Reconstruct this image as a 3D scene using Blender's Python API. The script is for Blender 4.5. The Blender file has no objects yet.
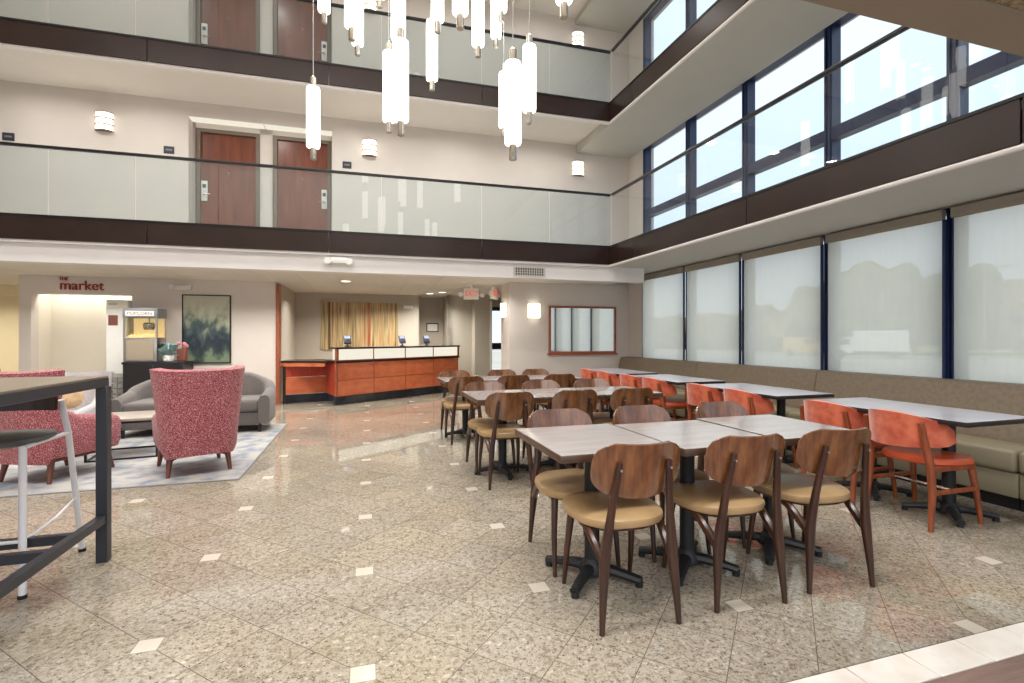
import bpy, bmesh, math, random
from mathutils import Vector, Matrix
random.seed(7)
C = bpy.context.scene.collection
SC = bpy.context.scene
PI = math.pi
def lin(v):
    v /= 255.0
    return v/12.92 if v <= .04045 else ((v+.055)/1.055)**2.4
def rgb(r, g, b, k=1.0): return (lin(r)*k, lin(g)*k, lin(b)*k, 1)

# ------------------------------------------------------------------ materials
def newmat(name):
    m = bpy.data.materials.new(name); m.use_nodes = True
    nt = m.node_tree; nt.nodes.clear()
    return m, nt, nt.nodes, nt.links
def nmath(nt, op, a, b=None, c=None):
    n = nt.nodes.new('ShaderNodeMath'); n.operation = op
    for i, v in enumerate((a, b, c)):
        if v is None: continue
        if isinstance(v, (int, float)): n.inputs[i].default_value = v
        else: nt.links.new(v, n.inputs[i])
    return n.outputs[0]
def nmix(nt, fac, a, b, blend='MIX'):
    n = nt.nodes.new('ShaderNodeMix'); n.data_type = 'RGBA'; n.blend_type = blend
    for s, v in ((n.inputs['Factor'], fac), (n.inputs[6], a), (n.inputs[7], b)):
        if isinstance(v, (int, float)): s.default_value = v
        elif isinstance(v, tuple): s.default_value = v
        else: nt.links.new(v, s)
    return n.outputs[2]
def nnoise(nt, scale, detail=3, vec=None, rough=.5, stretch=None):
    tc = nt.nodes.new('ShaderNodeTexCoord'); src = tc.outputs['Object'] if vec is None else vec
    if stretch:
        mp = nt.nodes.new('ShaderNodeMapping'); mp.inputs['Scale'].default_value = stretch
        nt.links.new(src, mp.inputs[0]); src = mp.outputs[0]
    n = nt.nodes.new('ShaderNodeTexNoise'); n.inputs['Scale'].default_value = scale
    n.inputs['Detail'].default_value = detail; n.inputs['Roughness'].default_value = rough
    nt.links.new(src, n.inputs['Vector'])
    return n.outputs['Fac']
def nramp(nt, fac, stops):
    r = nt.nodes.new('ShaderNodeValToRGB'); e = r.color_ramp.elements
    while len(e) < len(stops): e.new(.5)
    for i, (p, c) in enumerate(stops): e[i].position = p; e[i].color = c
    nt.links.new(fac, r.inputs[0]); return r.outputs[0]
def M(name, col, rough=.5, metal=0, col2=None, nscale=8, stretch=None, contrast=(.35, .65), bump=0, bscale=60, coat=0, spec=.5, emit=None, estr=0, sheen=0):
    m, nt, N, L = newmat(name)
    o = N.new('ShaderNodeOutputMaterial'); b = N.new('ShaderNodeBsdfPrincipled'); L.new(b.outputs[0], o.inputs[0])
    b.inputs['Roughness'].default_value = rough; b.inputs['Metallic'].default_value = metal
    b.inputs['Coat Weight'].default_value = coat; b.inputs['Specular IOR Level'].default_value = spec
    b.inputs['Sheen Weight'].default_value = sheen
    if col2:
        f = nnoise(nt, nscale, 4, stretch=stretch)
        L.new(nramp(nt, f, [(contrast[0], col), (contrast[1], col2)]), b.inputs['Base Color'])
    else:
        f = nnoise(nt, nscale, 2)
        L.new(nmix(nt, f, tuple(c*.96 for c in col[:3])+(1,), tuple(min(1, c*1.04) for c in col[:3])+(1,)), b.inputs['Base Color'])
    if bump:
        bp = N.new('ShaderNodeBump'); bp.inputs['Strength'].default_value = bump; bp.inputs['Distance'].default_value = .01
        L.new(nnoise(nt, bscale, 2), bp.inputs['Height']); L.new(bp.outputs[0], b.inputs['Normal'])
    if emit:
        b.inputs['Emission Color'].default_value = emit; b.inputs['Emission Strength'].default_value = estr
    return m
def glassmat(name, tint, ior=1.45, veil=0.0, veilcol=(.6, .63, .62, 1), rough=0.0):
    m, nt, N, L = newmat(name)
    o = N.new('ShaderNodeOutputMaterial'); t = N.new('ShaderNodeBsdfTransparent'); g = N.new('ShaderNodeBsdfGlossy')
    t.inputs[0].default_value = tint; g.inputs['Roughness'].default_value = rough
    fr = N.new('ShaderNodeFresnel'); fr.inputs[0].default_value = ior
    # grey veil paints reflected haze onto the glass; noise varies its strength
    nz = nnoise(nt, 2.0, 2)
    mx = N.new('ShaderNodeMixShader'); ge = N.new('ShaderNodeNewGeometry')
    L.new(nmath(nt, 'MULTIPLY', fr.outputs[0], nmath(nt, 'SUBTRACT', 1.0, ge.outputs['Backfacing'])), mx.inputs[0])
    if veil:
        d = N.new('ShaderNodeBsdfDiffuse'); d.inputs[0].default_value = veilcol
        mv = N.new('ShaderNodeMixShader'); L.new(nmath(nt, 'MULTIPLY_ADD', nz, veil*.3, veil*.85), mv.inputs[0])
        L.new(t.outputs[0], mv.inputs[1]); L.new(d.outputs[0], mv.inputs[2]); L.new(mv.outputs[0], mx.inputs[1])
    else: L.new(t.outputs[0], mx.inputs[1])
    L.new(g.outputs[0], mx.inputs[2]); L.new(mx.outputs[0], o.inputs[0])
    return m
def woodmat(name, c1, c2, c3, rough=.35, stretch=(9, 9, 1.2), scale=3.0, coat=.15):
    m, nt, N, L = newmat(name)
    o = N.new('ShaderNodeOutputMaterial'); b = N.new('ShaderNodeBsdfPrincipled'); L.new(b.outputs[0], o.inputs[0])
    f = nnoise(nt, scale, 5, stretch=stretch, rough=.6)
    L.new(nramp(nt, f, [(.3, c1), (.5, c2), (.72, c3)]), b.inputs['Base Color'])
    b.inputs['Roughness'].default_value = rough; b.inputs['Coat Weight'].default_value = coat; b.inputs['Coat Roughness'].default_value = .2
    return m

T_TILE, P0, PHI = .305, (.02, 2.835), math.radians(44.2)
def floormat():
    m, nt, N, L = newmat('granite_tile')
    o = N.new('ShaderNodeOutputMaterial'); b = N.new('ShaderNodeBsdfPrincipled'); L.new(b.outputs[0], o.inputs[0])
    tc = N.new('ShaderNodeTexCoord'); sp = N.new('ShaderNodeSeparateXYZ'); L.new(tc.outputs['Object'], sp.inputs[0])
    x = nmath(nt, 'SUBTRACT', sp.outputs[0], P0[0]); y = nmath(nt, 'SUBTRACT', sp.outputs[1], P0[1])
    c, s = math.cos(PHI)/T_TILE, math.sin(PHI)/T_TILE
    u = nmath(nt, 'ADD', nmath(nt, 'MULTIPLY', x, c), nmath(nt, 'MULTIPLY', y, s))
    v = nmath(nt, 'ADD', nmath(nt, 'MULTIPLY', x, -s), nmath(nt, 'MULTIPLY', y, c))
    mu = nmath(nt, 'ROUND', u); mv = nmath(nt, 'ROUND', v)
    du = nmath(nt, 'SUBTRACT', u, mu); dv = nmath(nt, 'SUBTRACT', v, mv)
    au = nmath(nt, 'ABSOLUTE', du); av = nmath(nt, 'ABSOLUTE', dv)
    grout = nmath(nt, 'LESS_THAN', nmath(nt, 'MINIMUM', au, av), .0055)
    j = nmath(nt, 'MULTIPLY', nmath(nt, 'SUBTRACT', mu, mv), .25)
    f1 = nmath(nt, 'ABSOLUTE', nmath(nt, 'SUBTRACT', j, nmath(nt, 'ROUND', j)))
    i = nmath(nt, 'MULTIPLY', nmath(nt, 'ADD', mv, j), .5)
    f2 = nmath(nt, 'ABSOLUTE', nmath(nt, 'SUBTRACT', i, nmath(nt, 'ROUND', i)))
    hit = nmath(nt, 'MULTIPLY', nmath(nt, 'LESS_THAN', f1, .05), nmath(nt, 'LESS_THAN', f2, .05))
    sq = nmath(nt, 'MAXIMUM', nmath(nt, 'ABSOLUTE', nmath(nt, 'ADD', du, dv)), nmath(nt, 'ABSOLUTE', nmath(nt, 'SUBTRACT', du, dv)))
    ins = nmath(nt, 'MULTIPLY', hit, nmath(nt, 'LESS_THAN', sq, .215))
    insb = nmath(nt, 'MULTIPLY', hit, nmath(nt, 'LESS_THAN', sq, .225))
    # one tone per tile
    cb = N.new('ShaderNodeCombineXYZ'); L.new(nmath(nt, 'FLOOR', u), cb.inputs[0]); L.new(nmath(nt, 'FLOOR', v), cb.inputs[1])
    wn = N.new('ShaderNodeTexWhiteNoise'); wn.noise_dimensions = '2D'; L.new(cb.outputs[0], wn.inputs['Vector'])
    off = N.new('ShaderNodeVectorMath'); off.operation = 'MULTIPLY_ADD'; off.inputs[1].default_value = (7, 7, 7)
    L.new(wn.outputs['Color'], off.inputs[0]); L.new(tc.outputs['Object'], off.inputs[2])
    big = nnoise(nt, 34, 5, vec=off.outputs[0], rough=.7)
    base = nramp(nt, big, [(.3, rgb(118, 106, 91)), (.44, rgb(149, 139, 124)), (.56, rgb(167, 159, 146)), (.72, rgb(145, 131, 110))])
    fine = nnoise(nt, 58, 4, vec=off.outputs[0], rough=.7)
    base = nmix(nt, nramp(nt, fine, [(.34, (1, 1, 1, 1)), (.46, (0, 0, 0, 1))]), base, rgb(92, 81, 71))
    spk = nnoise(nt, 130, 2, vec=off.outputs[0])
    base = nmix(nt, nramp(nt, spk, [(.31, (1, 1, 1, 1)), (.36, (0, 0, 0, 1))]), base, rgb(58, 49, 45))
    lgt = nnoise(nt, 48, 2, vec=off.outputs[0])
    base = nmix(nt, nramp(nt, lgt, [(.6, (0, 0, 0, 1)), (.72, (.7, .7, .7, 1))]), base, rgb(196, 188, 175))
    tone = nmath(nt, 'MULTIPLY_ADD', wn.outputs['Value'], .16, .92)
    hs = N.new('ShaderNodeHueSaturation'); L.new(tone, hs.inputs['Value']); L.new(base, hs.inputs['Color']); hs.inputs['Saturation'].default_value = 1.0
    tint = N.new('ShaderNodeSeparateColor'); L.new(wn.outputs['Color'], tint.inputs[0])
    patch = nnoise(nt, .8, 2)
    tf = nmath(nt, 'MULTIPLY', tint.outputs[1], nramp(nt, patch, [(.35, (.15, .15, .15, 1)), (.65, (1, 1, 1, 1))]))
    tinted = nmix(nt, tf, hs.outputs[0], (1.0, .965, .85, 1), 'MULTIPLY')
    col = nmix(nt, grout, tinted, rgb(100, 88, 76))
    col = nmix(nt, insb, col, rgb(118, 104, 90))
    col = nmix(nt, ins, col, rgb(198, 188, 174))
    L.new(col, b.inputs['Base Color'])
    b.inputs['Specular IOR Level'].default_value = .68
    r = nmath(nt, 'MULTIPLY_ADD', big, .03, .03)
    L.new(r, b.inputs['Roughness'])
    return m
def bordermat():
    m, nt, N, L = newmat('cream_border_tile')
    o = N.new('ShaderNodeOutputMaterial'); b = N.new('ShaderNodeBsdfPrincipled'); L.new(b.outputs[0], o.inputs[0])
    f = nnoise(nt, 7, 4)
    L.new(nramp(nt, f, [(.35, rgb(230, 220, 208)), (.65, rgb(242, 236, 228))]), b.inputs['Base Color'])
    b.inputs['Roughness'].default_value = .12
    return m
def stripemat():
    m, nt, N, L = newmat('striped_art')
    o = N.new('ShaderNodeOutputMaterial'); b = N.new('ShaderNodeBsdfPrincipled'); L.new(b.outputs[0], o.inputs[0])
    f = nnoise(nt, 2.2, 4, stretch=(3.4, 1, .04), rough=.75)
    L.new(nramp(nt, f, [(.36, rgb(40, 32, 10)), (.42, rgb(112, 88, 40)), (.45, rgb(206, 186, 134)), (.48, rgb(96, 70, 30)), (.51, rgb(206, 188, 146)), (.54, rgb(126, 94, 44)), (.57, rgb(196, 164, 112)), (.61, rgb(150, 74, 38)), (.68, rgb(70, 40, 20))]), b.inputs['Base Color'])
    b.inputs['Roughness'].default_value = .5
    return m
def paintingmat():
    m, nt, N, L = newmat('misty_landscape')
    o = N.new('ShaderNodeOutputMaterial'); b = N.new('ShaderNodeBsdfPrincipled'); L.new(b.outputs[0], o.inputs[0])
    tc = N.new('ShaderNodeTexCoord'); sp = N.new('ShaderNodeSeparateXYZ'); L.new(tc.outputs['Generated'], sp.inputs[0])
    n1 = nnoise(nt, 2.4, 6, stretch=(1.6, 1, .9)); n2 = nnoise(nt, 7, 5, stretch=(1.3, 1, .8))
    h = nmath(nt, 'ADD', nmath(nt, 'MULTIPLY', sp.outputs[2], 1.05), nmath(nt, 'ADD', nmath(nt, 'MULTIPLY_ADD', n1, 1.0, -.5), nmath(nt, 'MULTIPLY_ADD', n2, .5, -.25)))
    L.new(nramp(nt, h, [(.0, rgb(110, 126, 104)), (.16, rgb(52, 66, 64)), (.36, rgb(26, 40, 54)), (.55, rgb(70, 86, 86)), (.7, rgb(150, 154, 130)), (.95, rgb(186, 186, 168))]), b.inputs['Base Color'])
    b.inputs['Roughness'].default_value = .4
    return m
def boucle():
    m, nt, N, L = newmat('red_boucle')
    o = N.new('ShaderNodeOutputMaterial'); b = N.new('ShaderNodeBsdfPrincipled'); L.new(b.outputs[0], o.inputs[0])
    f = nnoise(nt, 140, 2, rough=.7)
    L.new(nramp(nt, f, [(.34, rgb(94, 30, 40)), (.45, rgb(146, 58, 66)), (.54, rgb(172, 88, 96)), (.65, rgb(222, 182, 182))]), b.inputs['Base Color'])
    b.inputs['Roughness'].default_value = .9; b.inputs['Sheen Weight'].default_value = .2
    bp = N.new('ShaderNodeBump'); bp.inputs['Strength'].default_value = .6; bp.inputs['Distance'].default_value = .01
    L.new(f, bp.inputs['Height']); L.new(bp.outputs[0], b.inputs['Normal'])
    return m
def blindmat():
    m, nt, N, L = newmat('blind_mesh')
    o = N.new('ShaderNodeOutputMaterial'); t = N.new('ShaderNodeBsdfTransparent'); d = N.new('ShaderNodeBsdfTranslucent'); e = N.new('ShaderNodeBsdfDiffuse')
    t.inputs[0].default_value = (1, 1, 1, 1); d.inputs[0].default_value = rgb(250, 244, 230); e.inputs[0].default_value = rgb(200, 198, 190)
    w = nnoise(nt, 3, 2, stretch=(1, 6, 1))
    a = N.new('ShaderNodeMixShader'); a.inputs[0].default_value = .06; L.new(d.outputs[0], a.inputs[1]); L.new(e.outputs[0], a.inputs[2])
    x = N.new('ShaderNodeMixShader'); L.new(nmath(nt, 'MULTIPLY_ADD', w, .06, .62), x.inputs[0]); L.new(t.outputs[0], x.inputs[1]); L.new(a.outputs[0], x.inputs[2])
    L.new(x.outputs[0], o.inputs[0]); return m
def emis(name, col, st):
    m, nt, N, L = newmat(name)
    o = N.new('ShaderNodeOutputMaterial'); e = N.new('ShaderNodeEmission'); L.new(e.outputs[0], o.inputs[0])
    f = nnoise(nt, 5, 2)
    L.new(nmix(nt, f, col, tuple(min(1, c*.96) for c in col[:3])+(1,)), e.inputs[0]); e.inputs[1].default_value = st
    return m

m_floor, m_border = floormat(), bordermat()
m_grout = M('border_grout', rgb(120, 104, 90), .8)
m_wall = M('warm_wall_paint', rgb(214, 206, 199), .8, nscale=3)
m_white = M('white_bulkhead_paint', rgb(232, 228, 225), .75, nscale=3)
m_ceil = M('ceiling_paint', rgb(226, 221, 213), .85, nscale=3)
m_soffit = M('grey_soffit_paint', rgb(190, 188, 180), .85, nscale=3)
m_beam = M('tan_beam_paint', rgb(148, 136, 118), .85, nscale=3)
m_popc = M('popcorn_ceiling', rgb(178, 160, 130), .95, col2=rgb(122, 108, 82), nscale=55, bump=1.0, bscale=70)
m_cream = M('cream_wall_paint', rgb(222, 209, 180), .8, nscale=3)
m_niche = M('niche_wall_paint', rgb(226, 219, 204), .8, nscale=3)
m_vinyl = M('taupe_wallcovering', rgb(172, 165, 150), .8, col2=rgb(188, 181, 167), nscale=60, bump=.1)
m_fascia = M('dark_brown_panel', rgb(40, 26, 22), .28, col2=rgb(46, 31, 26), nscale=2.5, spec=.38)
m_black = M('black_metal', rgb(22, 21, 22), .35, spec=.4)
m_blackm = M('matte_black', rgb(16, 15, 15), .6)
m_iron = M('black_cast_iron', rgb(28, 29, 31), .5, bump=.05)
m_frame = M('glare_blue_window_frame', rgb(25, 40, 80), .35)  # blue sky glare on the dark frames is put into their colour
m_bglass2 = glassmat('clear_balustrade_glass', (.96, .975, .98, 1), 1.5, veil=.012, veilcol=(.5, .54, .55, 1))  # same glass as the back balustrade, with less painted haze
m_bglass = glassmat('balustrade_glass', (.885, .93, .935, 1), 1.55, veil=.05, veilcol=(.5, .54, .55, 1))
m_wglass = glassmat('window_glass', (.94, .96, .97, 1), 1.35)
m_mirror = M('mirror_glass', (.86, .88, .87, 1), .03, 1)
m_blind = blindmat()
m_valance = M('valance_fabric', rgb(150, 142, 128), .8)
m_walnut = woodmat('walnut_ply', rgb(84, 48, 24), rgb(112, 68, 36), rgb(144, 94, 54), .22, coat=1)
m_leg = woodmat('dark_walnut_leg', rgb(44, 24, 15), rgb(60, 34, 22), rgb(78, 46, 31), .3)
m_tan = M('tan_leather', rgb(178, 147, 106), .34, col2=rgb(162, 132, 92), nscale=6, bump=.05, bscale=200)
m_steel = M('steel_screw', rgb(200, 200, 198), .25, 1)
m_chrome = M('brushed_chrome', rgb(196, 188, 176), .25, 1)
m_top = M('grey_laminate', rgb(176, 170, 168), .13, col2=rgb(166, 159, 156), nscale=3, stretch=(1, 8, 1), spec=.8)
m_topb = M('pale_banquette_laminate', rgb(196, 197, 206), .16, col2=rgb(188, 188, 198), nscale=3, spec=.8)
m_edge = woodmat('table_edge_wood', rgb(62, 43, 32), rgb(78, 56, 41), rgb(94, 68, 51), .4, stretch=(2, 2, 20))
m_edgeb = M('dark_table_edge', rgb(42, 34, 32), .4)
m_velvet = M('rust_velvet', rgb(216, 112, 78), .8, col2=rgb(184, 76, 48), nscale=12, sheen=.5)
m_orange = M('orange_leather', rgb(210, 92, 54), .34, nscale=6)
m_owood = woodmat('orange_stained_wood', rgb(116, 56, 28), rgb(144, 72, 38), rgb(166, 92, 52), .35)
m_bench = M('taupe_bench_back', rgb(134, 120, 102), .6, col2=rgb(122, 108, 90), nscale=30, bump=.06, bscale=120)
m_bseat = M('olive_bench_seat', rgb(146, 136, 112), .5, nscale=5)
m_copper = woodmat('cherry_panel', rgb(184, 94, 58), rgb(202, 110, 72), rgb(212, 126, 86), .3, stretch=(2, 2, 4), scale=2)
m_cherryd = woodmat('red_cherry', rgb(168, 56, 34), rgb(182, 64, 40), rgb(196, 76, 48), .3)
m_door = woodmat('mahogany_door', rgb(94, 47, 30), rgb(114, 58, 38), rgb(132, 72, 50), .35, stretch=(6, 6, .8), scale=2)
m_dframe = M('taupe_door_frame', rgb(112, 100, 88), .5)
m_btile = M('black_base_tile', rgb(30, 33, 40), .2, col2=rgb(44, 48, 58), nscale=4)
m_lit = emis('lit_counter_front', (1, .94, .78, 1), .82)
m_pend = emis('pendant_glow', (1, .965, .89, 1), 4.5)
m_sconce = emis('sconce_glow', (1, .9, .7, 1), 4.5)
m_down = emis('downlight_glow', (1, .94, .82, 1), 3.0)
m_litc = emis('lit_transom', (1, .93, .76, 1), .82)
m_red = M('red_sign_letter', rgb(150, 36, 30), .45)
m_exitr = M('exit_red', rgb(226, 84, 62), .5, emit=rgb(226, 84, 62), estr=.5)
m_plast = M('white_plastic', rgb(228, 226, 220), .4)
m_greyp = M('grey_plastic', rgb(120, 120, 124), .4)
m_boucle = boucle()
m_sofa = M('grey_sofa_fabric', rgb(112, 105, 101), .85, col2=rgb(98, 91, 87), nscale=90, bump=.1, bscale=200, sheen=.2)
m_pale = M('pale_dotted_fabric', rgb(212, 206, 204), .9, col2=rgb(170, 164, 166), nscale=120)
m_pillow = M('tan_pillow_fabric', rgb(196, 164, 128), .9, col2=rgb(176, 142, 104), nscale=25)
m_rug = M('blue_grey_rug', rgb(174, 170, 164), .95, col2=rgb(126, 133, 147), nscale=6.0, contrast=(.42, .66), bump=.2, bscale=250)
m_rugb = M('rug_binding', rgb(150, 148, 146), .95)
m_marble = M('pale_stone_top', rgb(168, 158, 147), .3, nscale=6)
m_barm = M('charcoal_bar_frame', rgb(46, 48, 55), .4)
m_lwood = woodmat('dark_lounge_leg', rgb(84, 44, 28), rgb(104, 56, 36), rgb(122, 70, 46), .35)
m_bartop = M('taupe_bar_top', rgb(126, 113, 99), .3, nscale=4)
m_wmetal = M('white_stool_metal', rgb(232, 230, 232), .35)
m_gseat = M('charcoal_stool_seat', rgb(92, 90, 88), .5)
m_stoolb = woodmat('dark_stool_back', rgb(40, 24, 18), rgb(54, 32, 24), rgb(66, 42, 32), .4)
m_cab = M('espresso_cabinet', rgb(24, 19, 18), .35)
m_stain = M('stainless_steel', rgb(186, 184, 180), .3, 1)
m_fridge = M('white_cooler', rgb(232, 232, 228), .35)
m_popglass = glassmat('popcorn_glass', (.93, .92, .88, 1), 1.3)
m_popin = M('popcorn_interior', rgb(226, 206, 160), .5, emit=rgb(255, 224, 160), estr=.45)
m_leaf = M('blue_green_leaf', rgb(186, 212, 212), .6, col2=rgb(120, 164, 162), nscale=9)
m_pot = M('white_pot', rgb(214, 210, 204), .4)
m_rbox = M('brick_red_box', rgb(126, 72, 62), .7)
m_pink = M('pink_flower', rgb(206, 140, 144), .8)
m_asph = M('sunlit_asphalt', rgb(184, 178, 170), .95, col2=rgb(160, 156, 150), nscale=.2)
m_grass = M('lawn_grass', rgb(150, 156, 116), .95, nscale=1)
m_tree = M('tree_foliage', rgb(74, 84, 52), .9, col2=rgb(108, 110, 72), nscale=1.2, bump=1, bscale=3)
m_tree2 = M('autumn_foliage', rgb(140, 100, 60), .9, col2=rgb(110, 104, 66), nscale=1.2, bump=1, bscale=3)
m_bark = M('tree_bark', rgb(88, 72, 58), .9)
m_truck = M('white_truck_paint', rgb(240, 240, 238), .4)
m_yel = M('yellow_vehicle_paint', rgb(222, 178, 74), .4)
m_darkg = M('dark_glass', rgb(40, 46, 54), .1)
m_tyre = M('tyre_rubber', rgb(26, 26, 26), .8)
m_wfloor = woodmat('brown_plank_floor', rgb(112, 88, 80), rgb(136, 110, 100), rgb(150, 124, 114), .4, stretch=(1, 12, 12))
m_vent = M('vent_grille', rgb(204, 198, 190), .5)
m_ventd = M('vent_dark', rgb(70, 66, 62), .7)
m_paint, m_stripe = paintingmat(), stripemat()
m_copper2 = woodmat('copper_wood_trim', rgb(136, 68, 40), rgb(156, 82, 52), rgb(170, 98, 66), .4)
m_term = M('terminal_plastic', rgb(48, 52, 66), .4)
m_screen = M('terminal_screen', rgb(150, 160, 190), .2)

# ------------------------------------------------------------------ geometry
class MB:
    def __init__(s): s.v = []; s.f = []
    def add(s, verts, faces, mat=None):
        o = len(s.v)
        s.v += [tuple(mat @ Vector(p)) if mat else tuple(p) for p in verts]
        s.f += [tuple(i+o for i in f) for f in faces]; return s
    def box(s, x0, y0, z0, x1, y1, z1, r=0, seg=2, mat=None):
        if x0 > x1: x0, x1 = x1, x0
        if y0 > y1: y0, y1 = y1, y0
        if z0 > z1: z0, z1 = z1, z0
        if r <= 0:
            v = [(x0,y0,z0),(x1,y0,z0),(x1,y1,z0),(x0,y1,z0),(x0,y0,z1),(x1,y0,z1),(x1,y1,z1),(x0,y1,z1)]
            return s.add(v, [(0,3,2,1),(4,5,6,7),(0,1,5,4),(1,2,6,5),(2,3,7,6),(3,0,4,7)], mat)
        bm = bmesh.new(); bmesh.ops.create_cube(bm, size=1)
        for q in bm.verts: q.co = ((x0+x1)/2+q.co.x*(x1-x0), (y0+y1)/2+q.co.y*(y1-y0), (z0+z1)/2+q.co.z*(z1-z0))
        r = min(r, .49*min(x1-x0, y1-y0, z1-z0))
        bmesh.ops.bevel(bm, geom=list(bm.edges), offset=r, segments=seg, affect='EDGES', profile=.5)
        s.bm(bm, mat); return s
    def bm(s, bm, mat=None):
        bm.verts.index_update(); s.add([q.co[:] for q in bm.verts], [[q.index for q in f.verts] for f in bm.faces], mat); bm.free()
    def loft(s, rings, cap=True, closed=True, mat=None):
        n = len(rings[0]); v = [p for r in rings for p in r]; f = []
        for i in range(len(rings)-1):
            for j in range(n if closed else n-1):
                k = (j+1) % n
                f.append((i*n+j, i*n+k, (i+1)*n+k, (i+1)*n+j))
        if cap: f.append(tuple(range(n))[::-1]); f.append(tuple((len(rings)-1)*n+j for j in range(n)))
        return s.add(v, f, mat)
    def tube(s, pts, rad, n=8, flat=1.0, mat=None):
        pts = [Vector(p) for p in pts]
        if isinstance(rad, (int, float)): rad = [rad]*len(pts)
        rings = []; up0 = None
        for i, p in enumerate(pts):
            t = (pts[min(i+1, len(pts)-1)]-pts[max(i-1, 0)]).normalized()
            ref = Vector((0,0,1)) if abs(t.z) < .9 else Vector((0,1,0))
            a = t.cross(ref).normalized()
            if up0 is not None and a.dot(up0) < 0: a = -a
            up0 = a; b = t.cross(a)
            rings.append([tuple(p+a*rad[i]*math.cos(2*PI*k/n)+b*rad[i]*flat*math.sin(2*PI*k/n)) for k in range(n)])
        return s.loft(rings, mat=mat)
    def cyl(s, x, y, z0, z1, r, n=16, r1=None, mat=None):
        r1 = r if r1 is None else r1
        return s.loft([[(x+r*math.cos(2*PI*k/n), y+r*math.sin(2*PI*k/n), z0) for k in range(n)], [(x+r1*math.cos(2*PI*k/n), y+r1*math.sin(2*PI*k/n), z1) for k in range(n)]], mat=mat)
    def lathe(s, x, y, prof, n=16, mat=None):
        return s.loft([[(x+r*math.cos(2*PI*k/n), y+r*math.sin(2*PI*k/n), z) for k in range(n)] for r, z in prof], mat=mat)
    def ycyl(s, x, y0, y1, z, r, n=14, r1=None):
        r1 = r if r1 is None else r1
        return s.loft([[(x+r*math.cos(2*PI*k/n), y0, z+r*math.sin(2*PI*k/n)) for k in range(n)][::-1], [(x+r1*math.cos(2*PI*k/n), y1, z+r1*math.sin(2*PI*k/n)) for k in range(n)][::-1]])
    def slab(s, P, nu, nv, th):
        """closed sheet: P(u,v)->point on the front face, thickened by th along th-vector function"""
        fr = [[Vector(P(i/nu, j/nv)) for i in range(nu+1)] for j in range(nv+1)]
        bk = [[None]*(nu+1) for _ in range(nv+1)]
        for j in range(nv+1):
            for i in range(nu+1):
                du = fr[j][min(i+1, nu)]-fr[j][max(i-1, 0)]; dv = fr[min(j+1, nv)][i]-fr[max(j-1, 0)][i]
                nn = du.cross(dv)
                nn = nn.normalized() if nn.length > 1e-9 else Vector((0,1,0))
                bk[j][i] = fr[j][i]+nn*th
        w = nu+1; N = w*(nv+1); v = [tuple(p) for r in fr for p in r]+[tuple(p) for r in bk for p in r]; f = []
        for j in range(nv):
            for i in range(nu):
                a, b, c, d = j*w+i, j*w+i+1, (j+1)*w+i+1, (j+1)*w+i
                f.append((a, d, c, b)); f.append((a+N, b+N, c+N, d+N))
        ed = [j*w for j in range(nv+1)]; 
        for i in range(nu): f.append((i, i+1, i+1+N, i+N)); k = nv*w+i; f.append((k+1, k, k+N, k+1+N))
        for j in range(nv): k = j*w; f.append((k+w, k, k+N, k+w+N)); k = j*w+nu; f.append((k, k+w, k+w+N, k+N))
        return s.add(v, f)
    def build(s, name, mat, parent=None, frame=None, smooth=40, **props):
        me = bpy.data.meshes.new(name); me.from_pydata(s.v, [], s.f); me.validate(); me.update()
        bm = bmesh.new(); bm.from_mesh(me); bmesh.ops.recalc_face_normals(bm, faces=bm.faces); bm.to_mesh(me); bm.free()
        if smooth:
            me.polygons.foreach_set('use_smooth', [True]*len(me.polygons))
            me.set_sharp_from_angle(angle=math.radians(smooth))
        me.materials.append(mat)
        o = bpy.data.objects.new(name, me); C.objects.link(o)
        if parent: o.parent = parent
        elif frame is not None: o.matrix_world = frame
        for k, v in props.items(): o[k] = v
        return o
A = math.radians(1.35)      # the back block stands turned by a little over one degree
BK = Matrix.Translation((4.1, 7.65, 0)) @ Matrix.Rotation(-A, 4, 'Z') @ Matrix.Translation((-4.1, -7.65, 0))
def thing(name, label, cat, loc=(0,0,0), rz=0, group=None, frame=None):
    o = bpy.data.objects.new(name, None); C.objects.link(o); o.empty_display_size = .2
    mw = Matrix.Translation(loc) @ Matrix.Rotation(rz, 4, 'Z')
    o.matrix_world = frame @ mw if frame is not None else mw
    o['label'] = label; o['category'] = cat
    if group: o['group'] = group
    return o
def tag(o, label, cat, group=None):
    o['label'] = label; o['category'] = cat
    if group: o['group'] = group
    return o
def struct(name, mb, m, frame=None, parent=None, smooth=40):
    o = mb.build(name, m, parent, frame, smooth)
    if not parent: o['kind'] = 'structure'
    return o
def dup(root, loc, rz, label, group=None, frame=None):
    def cp(o, par):
        c = o.copy(); C.objects.link(c)
        if par: c.parent = par
        for ch in kids[o.name]: cp(ch, c)
        return c
    kids = {}
    def walk(o):
        kids[o.name] = list(o.children)
        for ch in o.children: walk(ch)
    walk(root)
    r = cp(root, None)
    mw = Matrix.Translation(loc) @ Matrix.Rotation(rz, 4, 'Z')
    r.matrix_world = frame @ mw if frame is not None else mw
    r['label'] = label
    if group: r['group'] = group
    return r
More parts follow.
